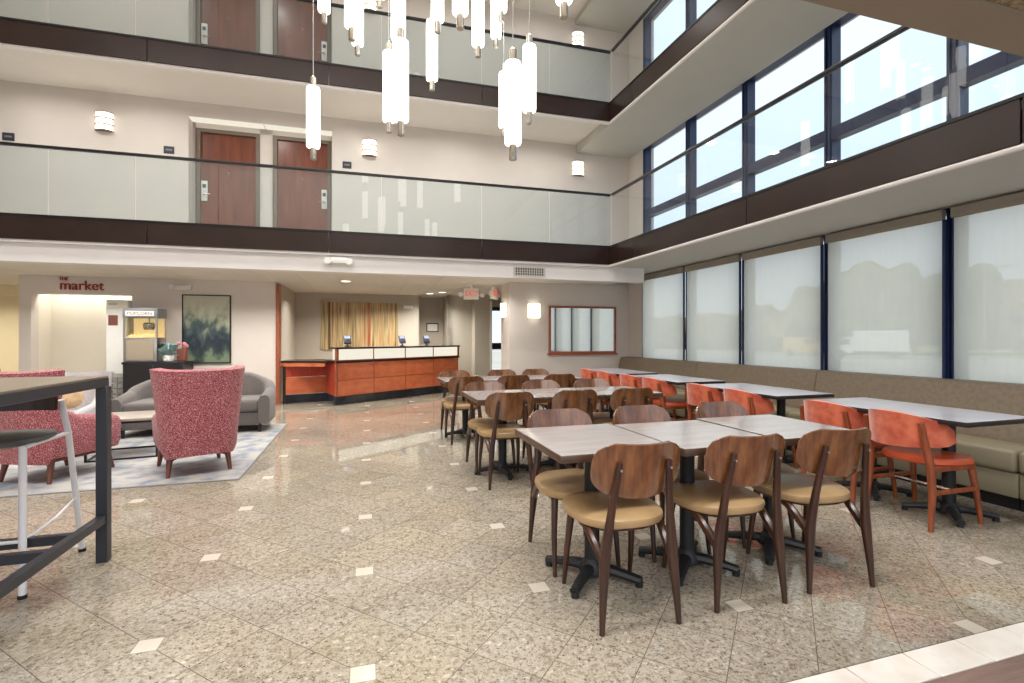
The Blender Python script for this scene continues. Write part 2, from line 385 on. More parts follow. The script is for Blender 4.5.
def text(body, size, mat, name, parent, loc, rx=PI/2, rz=0, ext=.006, align='CENTER', sx=1.0):
    cu = bpy.data.curves.new(name, 'FONT'); cu.body = body; cu.size = size; cu.extrude = ext; cu.align_x = align; cu.align_y = 'CENTER'
    cu.offset = .0
    cu.materials.append(mat)
    tmp = bpy.data.objects.new(name, cu); C.objects.link(tmp)
    bpy.context.view_layer.update()
    me = bpy.data.meshes.new_from_object(tmp.evaluated_get(bpy.context.evaluated_depsgraph_get()))
    bpy.data.objects.remove(tmp); me.name = name
    me.materials.clear(); me.materials.append(mat)
    o = bpy.data.objects.new(name, me); C.objects.link(o); o.parent = parent
    o.location = loc; o.rotation_euler = (rx, 0, rz); o.scale = (sx, 1, 1)
    return o

# ------------------------------------------------------------------ setting
XW, YB = 5.3, 9.1
MUL = [8.55, 7.175, 5.87, 4.535, 3.24, 1.93, .6, -.75, -2.1]
struct('floor', MB().box(-9, 1.465, -.2, 5.6, 16, 0), m_floor)
bt = MB()
for k in range(-30, 20):
    bt.box(.275+.305*k, 1.315, -.05, .275+.305*(k+1)-.005, 1.460, .0015, .002, 1)
struct('trim_1', bt, m_border)
struct('floor.001', MB().box(-9, -3, -.2, 5.6, 1.465, -.004), m_grout)
pl = MB()
for k in range(30):
    pl.box(-9, 1.31-.12*(k+1)+.003, -.01, 5.4, 1.31-.12*k, .001)
struct('floor.002', pl, m_wfloor)
# right window wall: sill below, spandrels between floors, pier in the far corner
w = MB()
w.box(XW, -3, -.2, XW+.25, 8.55, .84); w.box(XW, 8.55, -.2, XW+.25, 15.4, 8)
w.box(XW, -3, 2.51, XW+.25, 8.55, 3.0); w.box(XW, -3, 5.03, XW+.25, 8.55, 5.5); w.box(XW, -3, 7.55, XW+.25, 8.55, 8)
struct('wall_right', w, m_wall)
nwin = 0
def window(y0, y1, z0, z1, transom=None, lev=1):
    """one bay of the window wall between two mullion centres"""
    global nwin; nwin += 1
    f = MB(); hw = .05
    f.box(XW+.02, y0+.001, z0, XW+.16, y0+hw, z1); f.box(XW+.02, y1-hw, z0, XW+.16, y1-.001, z1)
    f.box(XW+.02, y0, z1-.045, XW+.15, y1, z1); f.box(XW+.02, y0, z0, XW+.15, y1, z0+.05)
    f.box(XW, y0+.012, z0, XW+.03, y0+hw-.014, z1-.02); f.box(XW, y1-hw+.014, z0, XW+.03, y1-.012, z1-.02)
    if transom: f.box(XW+.02, y0+hw, transom-.07, XW+.15, y1-hw, transom+.07)
    fo = struct('window_%d' % nwin, f, m_frame)
    g = MB().box(XW+.09, y0+hw, z0+.05, XW+.1, y1-hw, z1-.045)
    g.build('pane', m_wglass, fo)
    return fo
BAYS = [(MUL[i+1], MUL[i]) for i in range(len(MUL)-1)]
for y0, y1 in BAYS: window(y0, y1, .84, 2.51)
for y0, y1 in BAYS: window(y0, y1, 3.0, 5.03, 3.7)
for y0, y1 in BAYS: window(y0, y1, 5.5, 7.55)
# roller blinds of the ground floor
bl_lab = ['lowered grey mesh blind at the far corner window, first from the back wall', 'lowered grey mesh blind second from the back wall, plain pale view', 'lowered grey mesh blind third from the back wall, yellow vehicle behind it',
          'lowered grey mesh blind fourth from the back wall, white truck behind it', 'lowered grey mesh blind on the nearest window, lamp post behind it']
for i, (y0, y1) in enumerate(BAYS[:5]):
    t = thing('roller_blind', bl_lab[i], 'blind', (XW, (y0+y1)/2, 0), 0, 'roller blinds on the ground floor windows')
    h = (y1-y0)/2
    MB().box(-.07, -h+.035, 2.395, -.005, h-.035, 2.492, .006, 1).build('valance', m_valance, t)
    MB().box(-.034, -h+.05, .86, -.032, h-.046, 2.41).build('shade_fabric', m_blind, t, smooth=0)
    MB().tube([(-.033, -h+.075, .87), (-.033, h-.05, .87)], .011).build('hem_bar', m_valance, t)
    MB().box(-.045, -h+.02, .86, -.02, -h+.046, 2.395).build('side_channel', m_frame, t); MB().box(-.04, h-.045, .86, -.02, h-.036, 2.395).build('side_channel', m_frame, t)
# right balconies (slabs) and their fascias
def rbalc(zb, nm, soff, XF=4.1):
    s = MB().box(XF+.03, -3, zb-.025, XW, 9.08, zb+.24)
    struct(nm, s, soff)
    s = MB().tube([(XF+.012, -3, zb-.012), (XF+.012, 7.66, zb-.012)], .022, 8)
    struct('trim_2' if zb < 4 else 'trim_3', s, m_white)
    js = [7.64, 6.895, 4.49, 2.1, -.3, -2.7]
    f = MB()
    for a, b in zip(js[1:], js[:-1]): f.box(XF-.012, a+.006, zb+.005, XF+.03, b-.004, zb+.305, .003, 1)
    struct('trim_4' if zb < 4 else 'trim_5', f, m_fascia)
    struct('trim_6' if zb < 4 else 'trim_7', MB().box(XF-.02, -3, zb+.3, XF+.04, 7.64, zb+.325), m_black)
rbalc(2.535, 'ceiling', m_soffit); rbalc(5.0, 'ceiling.001', m_soffit)
struct('ceiling.002', MB().box(4.1, -3, 7.55, XW, 9.1, 7.7), m_soffit)
# back balconies
def bbalc(zb, zc, nm, n):
    # lobby or corridor slab behind the fascia
    s = MB().box(-9, 7.68, zc, 4.12, 9.4, zb+.24); struct(nm, s, m_ceil, BK)
    js = [-9, -7.5, -5.1, -2.75, -.45, 1.85, 4.1]
    f = MB()
    for a, b in zip(js[:-1], js[1:]): f.box(a+.004, 7.638, zb+.005, b-.004, 7.68, zb+.305, .003, 1)
    struct('trim_%d' % n, f, m_fascia, BK)
    struct('trim_%d' % (n+1), MB().box(-9, 7.63, zb+.3, 4.12, 7.69, zb+.325), m_black, BK)
    struct('trim_%d' % (n+2), MB().box(-9, 7.66, zb-.03, 4.1, 7.72, zb+.006), m_white, BK)
bbalc(2.535, 2.52, 'ceiling.003', 8); bbalc(5.0, 5.14, 'ceiling.004', 11)
struct('ceiling.005', MB().box(-9, 7.7, 7.66, 4.1, 9.4, 7.8), m_ceil, BK)
# white bulkhead under the back balcony and the lobby ceiling behind it
struct('wall_bulkhead', MB().box(-9, 7.72, 2.265, 4.8, 7.92, 2.52), m_white, BK)
lc = MB()
for i in range(24):
    for j in range(12):
        x0, y0 = -9+.61*i, 7.92+.61*j
        if x0 > 5.0: continue
        lc.box(x0+.006, y0+.006, 2.36, min(x0+.604, 4.78 if y0 < 9 else 5.3), y0+.607, 2.39)
lc.box(-9, 7.92, 2.368, 4.78, 9.1, 2.52); lc.box(-9, 9.1, 2.368, 5.3, 15.2, 2.52)
struct('ceiling.006', lc, m_ceil, BK)
# ground floor: picture wall and its return
struct('wall_picture', MB().box(2.70, YB, 0, 5.3, YB+.15, 2.56), m_wall, BK)
struct('wall_return', MB().box(2.70, YB+.15, 0, 2.85, 9.72, 2.4), m_wall, BK)
struct('wall_hall', MB().box(2.85, 9.57, 0, 5.3, 9.72, 2.4), m_wall, BK)
# lobby wall with the market opening
lw = MB()
lw.box(-5.64, 10.3, 0, -5.47, 10.5, 2.4); lw.box(-5.47, 10.3, 2.05, -3.99, 10.5, 2.4); lw.box(-3.99, 10.3, 0, -1.62, 10.5, 2.4)
struct('wall_lobby', lw, m_wall, BK)
struct('wall_niche', MB().box(-5.64, 10.95, 0, -3.6, 11.05, 2.4).box(-3.75, 10.5, 0, -3.6, 10.95, 2.4).box(-5.64, 10.5, 0, -5.52, 10.95, 2.4), m_niche, BK)
struct('wall_corridor', MB().box(-9, 12.6, 0, -5.64, 12.75, 2.4).box(-9, 12.3, 2.16, -5.64, 12.6, 2.4), m_cream, BK)
struct('trim_14', MB().box(-1.625, 10.28, 0, -1.565, 10.52, 2.31, .004, 1), m_copper2, BK)
struct('wall_alcove', MB().box(-1.68, 10.52, 0, -1.6, 12.6, 2.4), m_vinyl, BK)
dk = MB(); dk.box(-1.68, 12.6, 0, 1.29, 12.75, 2.4); dk.box(1.2, 12.75, 0, 1.29, 13.4, 2.4); dk.box(1.29, 13.3, 0, 2.0, 13.4, 2.4)
dk.box(2.0, 12.35, 0, 2.12, 13.4, 2.4); dk.box(2.0, 12.35, 0, 2.6, 12.5, 2.4); dk.box(2.6, 11.95, 0, 3.02, 12.1, 2.4); dk.box(2.6, 12.1, 0, 2.75, 12.5, 2.4)
struct('wall_desk', dk, m_vinyl, BK)
struct('trim_15', MB().box(2.985, 11.93, 0, 3.035, 12.12, 2.2), m_white, BK)
struct('wall_exit', MB().box(2.95, 12.6, 2.1, 5.3, 12.75, 2.4).box(4.1, 12.6, 0, 5.3, 12.75, 2.1), m_vinyl, BK)
d = struct('door_5', MB().box(3.0, 12.62, 0, 3.09, 12.68, 2.1).box(4.02, 12.62, 0, 4.1, 12.68, 2.1).box(3.09, 12.62, 2.0, 4.02, 12.68, 2.1).box(3.09, 12.62, 0, 4.02, 12.68, .2).box(3.09, 12.6, .98, 4.02, 12.66, 1.15), m_blackm, BK)
MB().box(3.09, 12.64, .2, 4.02, 12.65, 2.0).build('pane', m_wglass, d)
# guest room walls on the two upper floors, each with the recess of two doors
for lv, (z0, z1) in enumerate(((2.56, 5.18), (5.2, 7.7))):
    zt = z0+2.34 if lv == 0 else z0+2.26
    u = MB(); u.box(-9, YB, z0, -2.72, YB+.2, z1); u.box(-.515, YB, z0, 5.32, YB+.2, z1); u.box(-2.72, YB, zt, -.515, YB+.2, z1)
    u.box(-1.70, YB+.2, z0, -1.495, YB+.4, zt); u.box(-2.72, YB+.2, zt-.11, -.515, YB+.4, z1)
    u.box(-2.72, YB+.2, z0, -2.674, YB+.4, zt); u.box(-.545, YB+.2, z0, -.515, YB+.4, zt)
    struct('wall_upper_%d' % (lv+1), u, m_wall, BK)
    struct('trim_%d' % (16+lv), MB().box(-2.72, YB+.005, zt-.012, -1.62, YB+.2, zt-.002).box(-1.6, YB+.005, zt-.012, -.515, YB+.2, zt-.002), m_litc, BK)
    for k, (x0, x1, hs) in enumerate(((-2.674, -1.70, 1), (-1.495, -.545, -1))):
        f = MB(); y0, y1 = YB+.17, YB+.27
        f.box(x0, y0, z0, x0+.07, y1, zt-.11); f.box(x1-.06, y0, z0, x1, y1, zt-.11); f.box(x0+.07, y0, zt-.17, x1-.06, y1, zt-.11)
        do = struct('door_%d' % (lv*2+k+1), f, m_dframe, BK)
        MB().box(x0+.07, YB+.215, z0, x1-.06, YB+.255, zt-.17, .003, 1).build('leaf', m_door, do)
        xl = x0+.125 if hs > 0 else x1-.115
        zl = z0+1.19
        lk = MB().box(xl-.045, YB+.19, zl-.17, xl+.045, YB+.215, zl+.17, .006, 2).build('lock_plate', m_plast, do)
        MB().box(xl-.025, YB+.186, zl+.05, xl+.025, YB+.191, zl+.11).build('card_reader', m_term, lk)
        MB().ycyl(xl, YB+.15, YB+.19, zl-.06, .016).tube([(xl, YB+.155, zl-.06), (xl+hs*.1, YB+.155, zl-.06)], .01).build('lever', m_chrome, lk)
        MB().ycyl((x0+x1)/2, YB+.208, YB+.216, z0+1.52, .012).build('peephole', m_chrome, do)
# the atrium's left wall, roof with two skylights, and the near balcony above the camera
struct('wall_left', MB().box(-9.2, -3, 0, -9, 15.4, 8), m_wall)
struct('wall_outer', MB().box(-9.2, 15.4, 0, 2.4, 15.6, 8.1).box(2.4, 15.4, 2.5, 5.55, 15.6, 8.1), m_wall)
roof = MB().box(-9.2, -3, 8, 5.55, 15.6, 8.15)
struct('ceiling.007', roof, m_white)
struct('wall_near', MB().box(-9, -.3, 2.85, XW, -.15, 8), m_wall)
struct('trim_18', MB().box(-9, 1.275, 2.55, XW, 1.462, 2.85), m_beam)
struct('ceiling.008', MB().box(-9, -3, 2.565, XW, 1.275, 2.85), m_popc)
struct('baseboard_lobby', MB().box(-3.0, 10.285, 0, -1.63, 10.3, .1), m_wall, BK)
struct('baseboard_picture', MB().box(2.685, YB-.012, 0, 4.6, YB, .1), m_wall, BK)

# ------------------------------------------------------------------ glass balustrades
def balus(label, frame, joints, horiz, zb, zr, fixed):
    t = thing('glass_balustrade', label, 'balustrade', frame=frame)
    for a, b in zip(joints[:-1], joints[1:]):
        g = MB()
        if horiz: g.box(a+.006, fixed-.006, zb, b-.006, fixed+.006, zr-.02)
        else: g.box(fixed-.006, a+.006, zb, fixed+.006, b-.006, zr-.02)
        g.build('glass_panel', m_bglass if horiz else m_bglass2, t)
    a, b = joints[0], joints[-1]
    h = MB().box(a, fixed-.025, zr-.025, b, fixed+.025, zr+.012, .008, 2) if horiz else MB().box(fixed-.025, a, zr-.025, fixed+.025, b, zr+.012, .008, 2)
    h.build('handrail', m_black, t)
jb = [-8.7, -7.0, -5.4, -3.855, -2.892, -1.9, -1.2, .3, 1.85, 3.0, 4.115]
jr = [-2.7, -.3, 1.1, 2.19, 3.277, 5.2, 6.6, 7.61]
for i, (zb, nm) in enumerate(((2.535, 'first'), (5.0, 'second'))):
    balus('glass balustrade with dark handrail along the back balcony, %s upper floor' % nm, BK, jb, True, zb+.325, zb+1.21, 7.665)
    balus('glass balustrade with dark handrail along the window side balcony, %s upper floor' % nm, None, jr, False, zb+.325, zb+1.21, 4.125)

# ------------------------------------------------------------------ dining chairs
def ring(a, b, z, n=20, e=2.6, fy=None, cx=0, cy=0):
    out = []
    for k in range(n):
        t = 2*PI*k/n; c, s = math.cos(t), math.sin(t)
        x = a*math.copysign(abs(c)**(2/e), c); y = b*math.copysign(abs(s)**(2/e), s)
        if fy: x *= fy(y/b)
        out.append((cx+x, cy+y, z))
    return out
def make_chair(label, loc, rz, group):
    """origin on the floor under the middle of the rear legs' feet line; front is +y"""
    t = thing('dining_chair', label, 'chair', loc, rz, group)
    fy = lambda y: 1+.07*y
    s = MB(); rs = []
    for z, k in ((.408, .88), (.418, .97), (.436, 1), (.452, .985), (.464, .91), (.471, .6), (.473, .2)):
        rs.append(ring(.232*k, .225*k, z, 28, 2.8, fy, 0, .29))
    s.loft(rs).build('seat', m_tan, t)
    MB().loft([ring(.2*k, .2*k, z, 28, 2.8, fy, 0, .285) for z, k in ((.398, .96), (.403, 1), (.416, 1))]).build('seat_shell', m_leg, t)
    def back(u, v):
        a = 2*u-1; z0, z1 = .578, .822
        q = 3.6 if v > .5 else 2.7
        hw = .212*max(0.0, 1-abs(2*v-1)**q)**(1/q)
        hw = max(hw, .212*(.6 if v > .99 else .36 if v < .01 else 0))
        x = a*hw; z = z0+(z1-z0)*v
        y = .0-.05*(v) + .075*(x/.215)**2 + .012
        return (x, y, z+(.004*a*a if v > .8 else 0))
    MB().slab(back, 18, 14, .013).build('backrest', m_walnut, t)
    for sx in (-1, 1):
        g = MB().tube([(sx*.187, 0, 0), (sx*.176, .01, .17), (sx*.167, .018, .29), (sx*.162, .018, .35), (sx*.144, .006, .5), (sx*.117, -.03, .745)], [.012, .019, .025, .024, .019, .014], 10, .95)
        lg = g.build('leg', m_leg, t)
        sc = MB()
        for z, y in ((.715, -.036), (.605, .004)): sc.ycyl(sx*.119, y-.014, y+.0, z, .0055, 10)
        sc.build('screw', m_steel, lg)
        MB().tube([(sx*.188, .47, 0), (sx*.182, .44, .2), (sx*.168, .41, .405)], [.0115, .016, .021], 10).build('leg', m_leg, t)
        MB().tube([(sx*.166, .018, .285), (sx*.174, .08, .34), (sx*.181, .15, .395), (sx*.181, .2, .402), (sx*.172, .41, .402)], [.018, .022, .02, .016, .016], 8).build('side_rail', m_leg, t)
    return t
pos = ['leftmost', 'middle', 'rightmost']
rows = [('nearest', 1.915, 2.935, [1.18, 1.775, 2.335], [1.205, 1.79, 2.43]),
        ('second', 4.03, 5.02, [1.225, 1.835, 2.41], [1.235, 1.85, 2.45]),
        ('farthest', 5.86, 6.89, [1.225, 1.825, 2.44], [1.265, 1.945, 2.46])]
proto = None
for nm, yn, yf, xn, xf in rows:
    for side, y, xs in (('near', yn, xn), ('far', yf, xf)):
        for k, x in enumerate(xs):
            rz = (0 if side == 'near' else PI)+random.uniform(-.05, .05)
            if nm == 'nearest' and side == 'near': rz = (-.05, -.07, -.11)[k]
            lab = 'walnut-backed dining chair, %s one on the %s side of the %s wooden table row' % (pos[k], side, nm)
            g = 'walnut dining chairs with tan seats'
            if proto is None: proto = make_chair(lab, (x, y, 0), rz, g)
            else: dup(proto, (x, y, 0), rz, lab, g)
def add_base(t, x, y, ztop, rot=PI/4, L=.265):
    MB().cyl(x, y, .045, ztop-.012, .04, 18).lathe(x, y, [(.07, .03), (.07, .055), (.05, .085), (.04, .1)], 18).build('column', m_iron, t)
    b = MB()
    for k in range(4):
        a = rot+k*PI/2; c, s = math.cos(a), math.sin(a)
        pts = [(x+c*q, y+s*q, z) for q, z in ((.02, .055), (.1, .055), (L*.75, .043), (L, .033))]
        b.tube(pts, [.036, .034, .028, .026], 8, .8)
        b.cyl(x+c*(L-.012), y+s*(L-.012), 0, .03, .02, 10)
    b.build('pedestal_foot', m_iron, t)
    MB().box(x-.16, y-.025, ztop-.012, x+.16, y+.025, ztop).box(x-.025, y-.16, ztop-.0125, x+.025, y+.16, ztop).build('top_plate', m_iron, t)
def make_table(label, loc):
    t = thing('dining_table', label, 'table', loc, 0, 'square wooden dining tables')
    tp = MB().box(-.307, -.352, .709, .307, .352, .7455, .004, 2).build('tabletop', m_edge, t)
    MB().box(-.303, -.348, .7445, .303, .348, .7475, .001, 1).build('laminate', m_top, tp)
    add_base(t, 0, 0, .709)
    return t
t0 = None
for nm, y, xs, dy in (('nearest', 2.425, (1.172, 1.794, 2.43), (.0, -.045, .005)), ('second', 4.53, (1.27, 1.89, 2.51), (0, .01, 0)), ('farthest', 6.375, (1.29, 1.91, 2.53), (0, .01, -.01))):
    for k, x in enumerate(xs):
        lab = 'square grey-topped dining table, %s of three in the %s row' % (pos[k], nm)
        if t0 is None: tt = t0 = make_table(lab, (x, y, 0))
        else: tt = dup(t0, (x, y+dy[k], 0), 0, lab, 'square wooden dining tables')
        for ch in tt.children:
            if not ch.name.startswith('tabletop'): ch.location.x = (.02, -.035, -.04)[k]
            if ch.name.startswith('pedestal_foot') and nm != 'nearest': ch.rotation_euler.z = PI/4-.1*k
# banquette tables
bq = None
names = ['nearest to the camera', 'second from the camera', 'third from the camera', 'farthest, by the back wall']
for k, yc in enumerate((2.745, 4.235, 5.72, 7.2)):
    lab = 'long dark-edged banquette table, %s' % names[k]
    if bq is None:
        bq = thing('banquette_table', lab, 'table', (4.0, yc, 0), 0, 'banquette tables')
        tp = MB().box(-.345, -.6, .712, .345, .6, .744, .004, 2).build('tabletop', m_edgeb, bq)
        MB().box(-.34, -.595, .7425, .34, .595, .7465, .001, 1).build('laminate', m_topb, tp)
        add_base(bq, .06, -.25, .712); add_base(bq, .06, .32, .712)
    else: dup(bq, (4.0, yc, 0), 0, lab, 'banquette tables')
# rust chairs, facing +x
def make_red(label, loc, rz, group):
    t = thing('upholstered_chair', label, 'chair', loc, rz, group)
    # local: front is +y, rear legs' feet on y=0
    fy = lambda y: 1+.1*y
    MB().loft([ring(.235*k, .225*k, z, 28, 2.9, fy, 0, .27) for z, k in ((.415, .93), (.425, 1), (.445, 1), (.462, .95), (.47, .7), (.472, .3))]).build('seat', m_orange, t)
    def back(u, v):
        a = 2*u-1; hw = .244; x = a*hw
        top = .782-.08*abs(a)**2.2; bot = .545+.01*abs(a)**2
        e = max(0, 1-abs(a)**9)**.35
        mid = (top+bot)/2; z = mid+(v-.5)*(top-bot)*(.55+.45*e)
        y = -.075-.02*(v-.5)+.26*(abs(x)/.244)**2.2
        return (x*(1-.1*abs(a)**3), y, z)
    MB().slab(back, 22, 8, .045).build('backrest', m_velvet, t)
    for sx in (-1, 1):
        MB().tube([(sx*.225, .0, 0), (sx*.215, .03, .25), (sx*.205, .03, .42), (sx*.195, -.015, .6), (sx*.19, -.035, .715)], [.015, .022, .025, .021, .017], 10, 1.1).build('leg', m_owood, t)
        MB().tube([(sx*.215, .49, 0), (sx*.205, .46, .22), (sx*.19, .43, .41)], [.014, .019, .023], 10).build('leg', m_owood, t)
        MB().tube([(sx*.212, .03, .245), (sx*.208, .455, .245)], .013, 8, 1.3).build('stretcher', m_owood, t)
        MB().box(sx*.21-.012, .05, .385, sx*.21+.012, .43, .42, .005, 1).build('side_rail', m_owood, t)
    MB().tube([(-.21, .25, .245), (.21, .25, .245)], .01, 8).build('cross_bar', m_chrome, t)
    MB().box(-.2, .42, .385, .2, .445, .42, .005, 1).build('front_rail', m_owood, t)
    return t
rp = None
for k, (y, nm) in enumerate(((2.55, 'nearer'), (3.1, 'farther'), (4.06, 'nearer'), (4.65, 'farther'), (5.58, 'nearer'), (6.16, 'farther'), (6.86, 'nearer'), (7.48, 'farther'))):
    which = ['nearest', 'second', 'third', 'farthest'][k//2]
    lab = 'rust-orange upholstered chair, %s of two at the %s banquette table' % (nm, which)
    y -= .01; x = 3.6; rz = -PI/2+(.03 if k % 2 else -.02)
    if rp is None: rp = make_red(lab, (x, y, 0), rz, 'rust-orange chairs along the banquette')
    else: dup(rp, (x, y, 0), rz, lab, 'rust-orange chairs along the banquette')
# banquette bench units
bb = [9.02, 6.605, 4.46, 2.4, .3]
bnm = ['farthest bench section, against the back wall', 'third bench section from the camera', 'second bench section from the camera', 'nearest bench section, cut by the photo edge']
for k in range(4):
    y1, y0 = bb[k], bb[k+1]; L = y1-y0
    t = thing('banquette_bench', 'taupe upholstered %s' % bnm[k], 'bench', (XW, y0, 0), 0, 'banquette bench sections under the windows')
    MB().box(-.66, .004, .09, -.02, L-.004, .275, .012, 2).build('seat_base', m_bseat, t)
    MB().box(-.69, .005, .278, -.15, L-.005, .45, .035, 3).build('seat', m_bseat, t)
    s = MB()
    prof = [(-.335, .44), (-.315, .5), (-.24, .86), (-.215, .895), (-.17, .9), (-.03, .9), (-.01, .88), (-.01, .3), (-.3, .3)]
    s.loft([[(x, yy, z) for x, z in prof] for yy in (.004, .012, L-.012, L-.004)]); s.build('backrest', m_bench, t, smooth=50)
    MB().box(-.64, .004, 0, -.05, L-.004, .09).build('plinth', m_blackm, t)
# ------------------------------------------------------------------ pendants
def make_pendant(label, x, y, z0, z1, dia, group):
    t = thing('pendant_light', label, 'pendant light', (x, y, z0), 0, group)
    r = dia/2; L = z1-z0
    MB().lathe(0, 0, [(r*.72, 0), (r*.95, .006), (r, .02), (r, L-.02), (r*.95, L-.006), (r*.72, L)], 20).build('glass_cylinder', m_pend, t)
    MB().lathe(0, 0, [(.026, -.108), (.028, -.103), (.028, .004), (.026, .005)], 16).build('lower_cap', m_chrome, t)
    MB().lathe(0, 0, [(.024, L-.004), (.028, L), (.028, L+.085), (.012, L+.1), (.006, L+.11)], 16).build('upper_cap', m_chrome, t)
    MB().tube([(0, 0, L+.1), (0, 0, 8.0-z0)], .004, 6).build('cable', m_steel, t)
    MB().lathe(0, 0, [(.05, 8.0-z0-.03), (.055, 8.0-z0)], 14).build('ceiling_rose', m_chrome, t)
PG = 'white glass cylinder pendants over the atrium'
for x, y, z0, z1, dm, lab in [
    (-.42, 4.92, 3.04, 3.60, .119, 'white cylinder pendant hanging alone at the left of the cluster'),
    (-.07, 4.34, 3.87, 4.45, .119, 'white cylinder pendant at the cluster\'s left, nearer and higher of an overlapping pair'),
    (-.03, 5.40, 4.33, 4.92, .119, 'white cylinder pendant at the cluster\'s left, behind another, its cap lower in view'),
    (.30, 4.22, 3.76, 4.40, .119, 'white cylinder pendant behind the lowest large one on the left, cut by the photo top'),
    (.29, 3.83, 2.92, 3.53, .119, 'large low white cylinder pendant left of centre, in front of two others'),
    (.27, 5.09, 3.44, 4.14, .119, 'white cylinder pendant half hidden behind the large low one left of centre'),
    (.68, 4.58, 4.21, 4.80, .119, 'white cylinder pendant cut by the photo top, right above a thinner lower one'),
    (.71, 5.17, 3.96, 4.58, .119, 'thin white cylinder pendant between the two low groups, whole length in view'),
    (.70, 3.59, 3.66, 4.24, .119, 'short visible stub of a near white pendant with brownish lower cap'),
    (1.08, 4.65, 4.09, 4.72, .119, 'white cylinder pendant with lowest cap among the upper right trio'),
    (1.40, 4.96, 4.68, 5.28, .119, 'white cylinder pendant, right one of the upper trio, its cap over another pendant'),
    (1.47, 5.43, 4.69, 5.29, .119, 'small white cylinder pendant in the middle of the upper trio'),
    (1.04, 3.38, 2.66, 3.25, .119, 'lowest and nearest white cylinder pendant at the right low group'),
    (1.71, 5.95, 3.91, 4.60, .119, 'white cylinder pendant mostly hidden behind the lowest one at right'),
    (1.44, 4.18, 3.30, 3.89, .119, 'white cylinder pendant right of the lowest one, hanging by a long cable'),
    (1.35, 3.18, 3.61, 4.20, .119, 'white pendant farthest right, only its lower cap below the photo top')]:
    make_pendant(lab, x, y, z0, z1, dm, PG)
for x, y, z0 in ((-.15, 5.0, 4.95), (.2, 5.6, 5.0), (.55, 5.5, 5.35), (.9, 5.2, 5.15), (-.35, 5.3, 4.55), (1.2, 5.4, 5.6), (.4, 4.5, 5.0), (.15, 4.2, 5.5), (.95, 5.7, 5.85), (.8, 4.1, 5.3)):
    make_pendant('white cylinder pendant seen only as a bright reflection in the back balcony glass', x, y, z0, z0+.58, .119, PG)

# ------------------------------------------------------------------ sconces, plates, lights, signs
def half_drum(mb, r, z0, z1, y0=0, n=14, d=None):
    d = d or r*.75
    mb.loft([[(-r*math.cos(PI*k/n), y0-d*math.sin(PI*k/n), z) for k in range(n+1)] for z in (z0, z1)])
    return mb
def sconce(x, z, label, w=.125, h=.145, yw=YB, frame=BK, rz=0, group='half-round wall sconces'):
    t = thing('wall_sconce', label, 'wall lamp', (x, yw, z), rz, group, frame)
    half_drum(MB(), w*.9, -h+.012, h-.012, -.002).build('shade', m_sconce, t)
    b = MB()
    for zz in (-h/3, h/3): half_drum(b, w, zz-.01, zz+.01, -.001)
    half_drum(b, w, -h, -h+.012, -.001); half_drum(b, w, h-.012, h, -.001)
    b.build('band', m_walnut, t)
    return t
for i, z in enumerate((4.66, 7.24)):
    fl = ('first', 'second')[i]
    for x, nm in ((-3.875, 'left of the guest room doors'), (.115, 'right of the guest room doors'), (4.13, 'near the window corner')):
        if i == 1 and x < -3: continue
        sconce(x, z, 'half-round banded sconce %s, %s upper floor' % (nm, fl))
def sconce2(x, y, z, rz, label):
    t = thing('wall_sconce', label, 'wall lamp', (x, y, z), rz, 'box wall sconces on the ground floor', BK)
    half_drum(MB(), .125, -.135, .135, -.002, d=.085).build('shade', m_sconce, t)
    MB().box(-.13, -.012, -.15, .13, 0, .15).build('back_plate', m_vent, t)
sconce2(3.2, YB, 1.81, 0, 'lit white sconce left of the framed mirror')
sconce2(2.70, 9.42, 1.83, -PI/2, 'lit white sconce on the narrow wall by the exit passage')
for x, z, nm in ((-5.09, 4.30, 'at the far left'), (-2.995, 4.315, 'left of the guest room doors'), (-.265, 4.33, 'right of the guest room doors')):
    t = thing('room_plate', 'small dark room number plate on the upper wall, %s' % nm, 'sign', (x, YB, z), 0, 'room number plates', BK)
    MB().box(-.075, -.012, -.06, .075, -.001, .06, .004, 1).build('plate', m_term, t)
    MB().box(-.045, -.015, -.012, .045, -.012, .016).build('number_strip', m_greyp, t)
# exit signs with lamp heads
def exit_sign(x, y, rz, label):
    t = thing('exit_sign', label, 'exit sign', (x, y, 2.19), rz, 'exit signs', BK)
    MB().box(-.155, -.03, -.115, .155, .03, .115, .008, 2).build('housing', m_plast, t)
    text('EXIT', .16, m_exitr, 'lettering', t, (0, -.031, 0), ext=.004, sx=.8)
    MB().cyl(0, 0, .115, .19, .03).build('stem', m_plast, t)
    for sx in (-1, 1):
        MB().loft([[(sx*.225+.05*q*math.cos(2*PI*k/14), yy, -.02+.05*q*math.sin(2*PI*k/14)) for k in range(14)] for yy, q in ((.02, .4), (-.01, .9), (-.04, 1), (-.05, .9))]).build('lamp_head', m_plast, t)
        MB().tube([(sx*.15, 0, -.02), (sx*.2, 0, -.02)], .014).build('lamp_arm', m_plast, t)
exit_sign(2.13, 10.0, 0, 'red and white exit sign facing the hall, left one by the passage')
exit_sign(2.56, 9.75, .9, 'red exit sign turned aside, right one by the passage')
t = thing('emergency_light', 'white twin-head emergency light on the bulkhead below the balcony', 'emergency light', (-.315, 7.72, 2.43), 0, 'emergency lights', BK)
MB().box(-.11, -.07, -.045, .11, -.001, .045, .012, 2).build('housing', m_plast, t)
for sx in (-1, 1): MB().ycyl(sx*.15, -.09, -.02, -.01, .052, 16, .04).build('lamp_head', m_plast, t)
t = thing('emergency_light', 'small white emergency light on the lobby wall left of the landscape painting', 'emergency light', (-3.21, 10.3, 2.2), 0, 'emergency lights', BK)
MB().box(-.1, -.06, -.04, .1, -.001, .04, .01, 2).build('housing', m_plast, t)
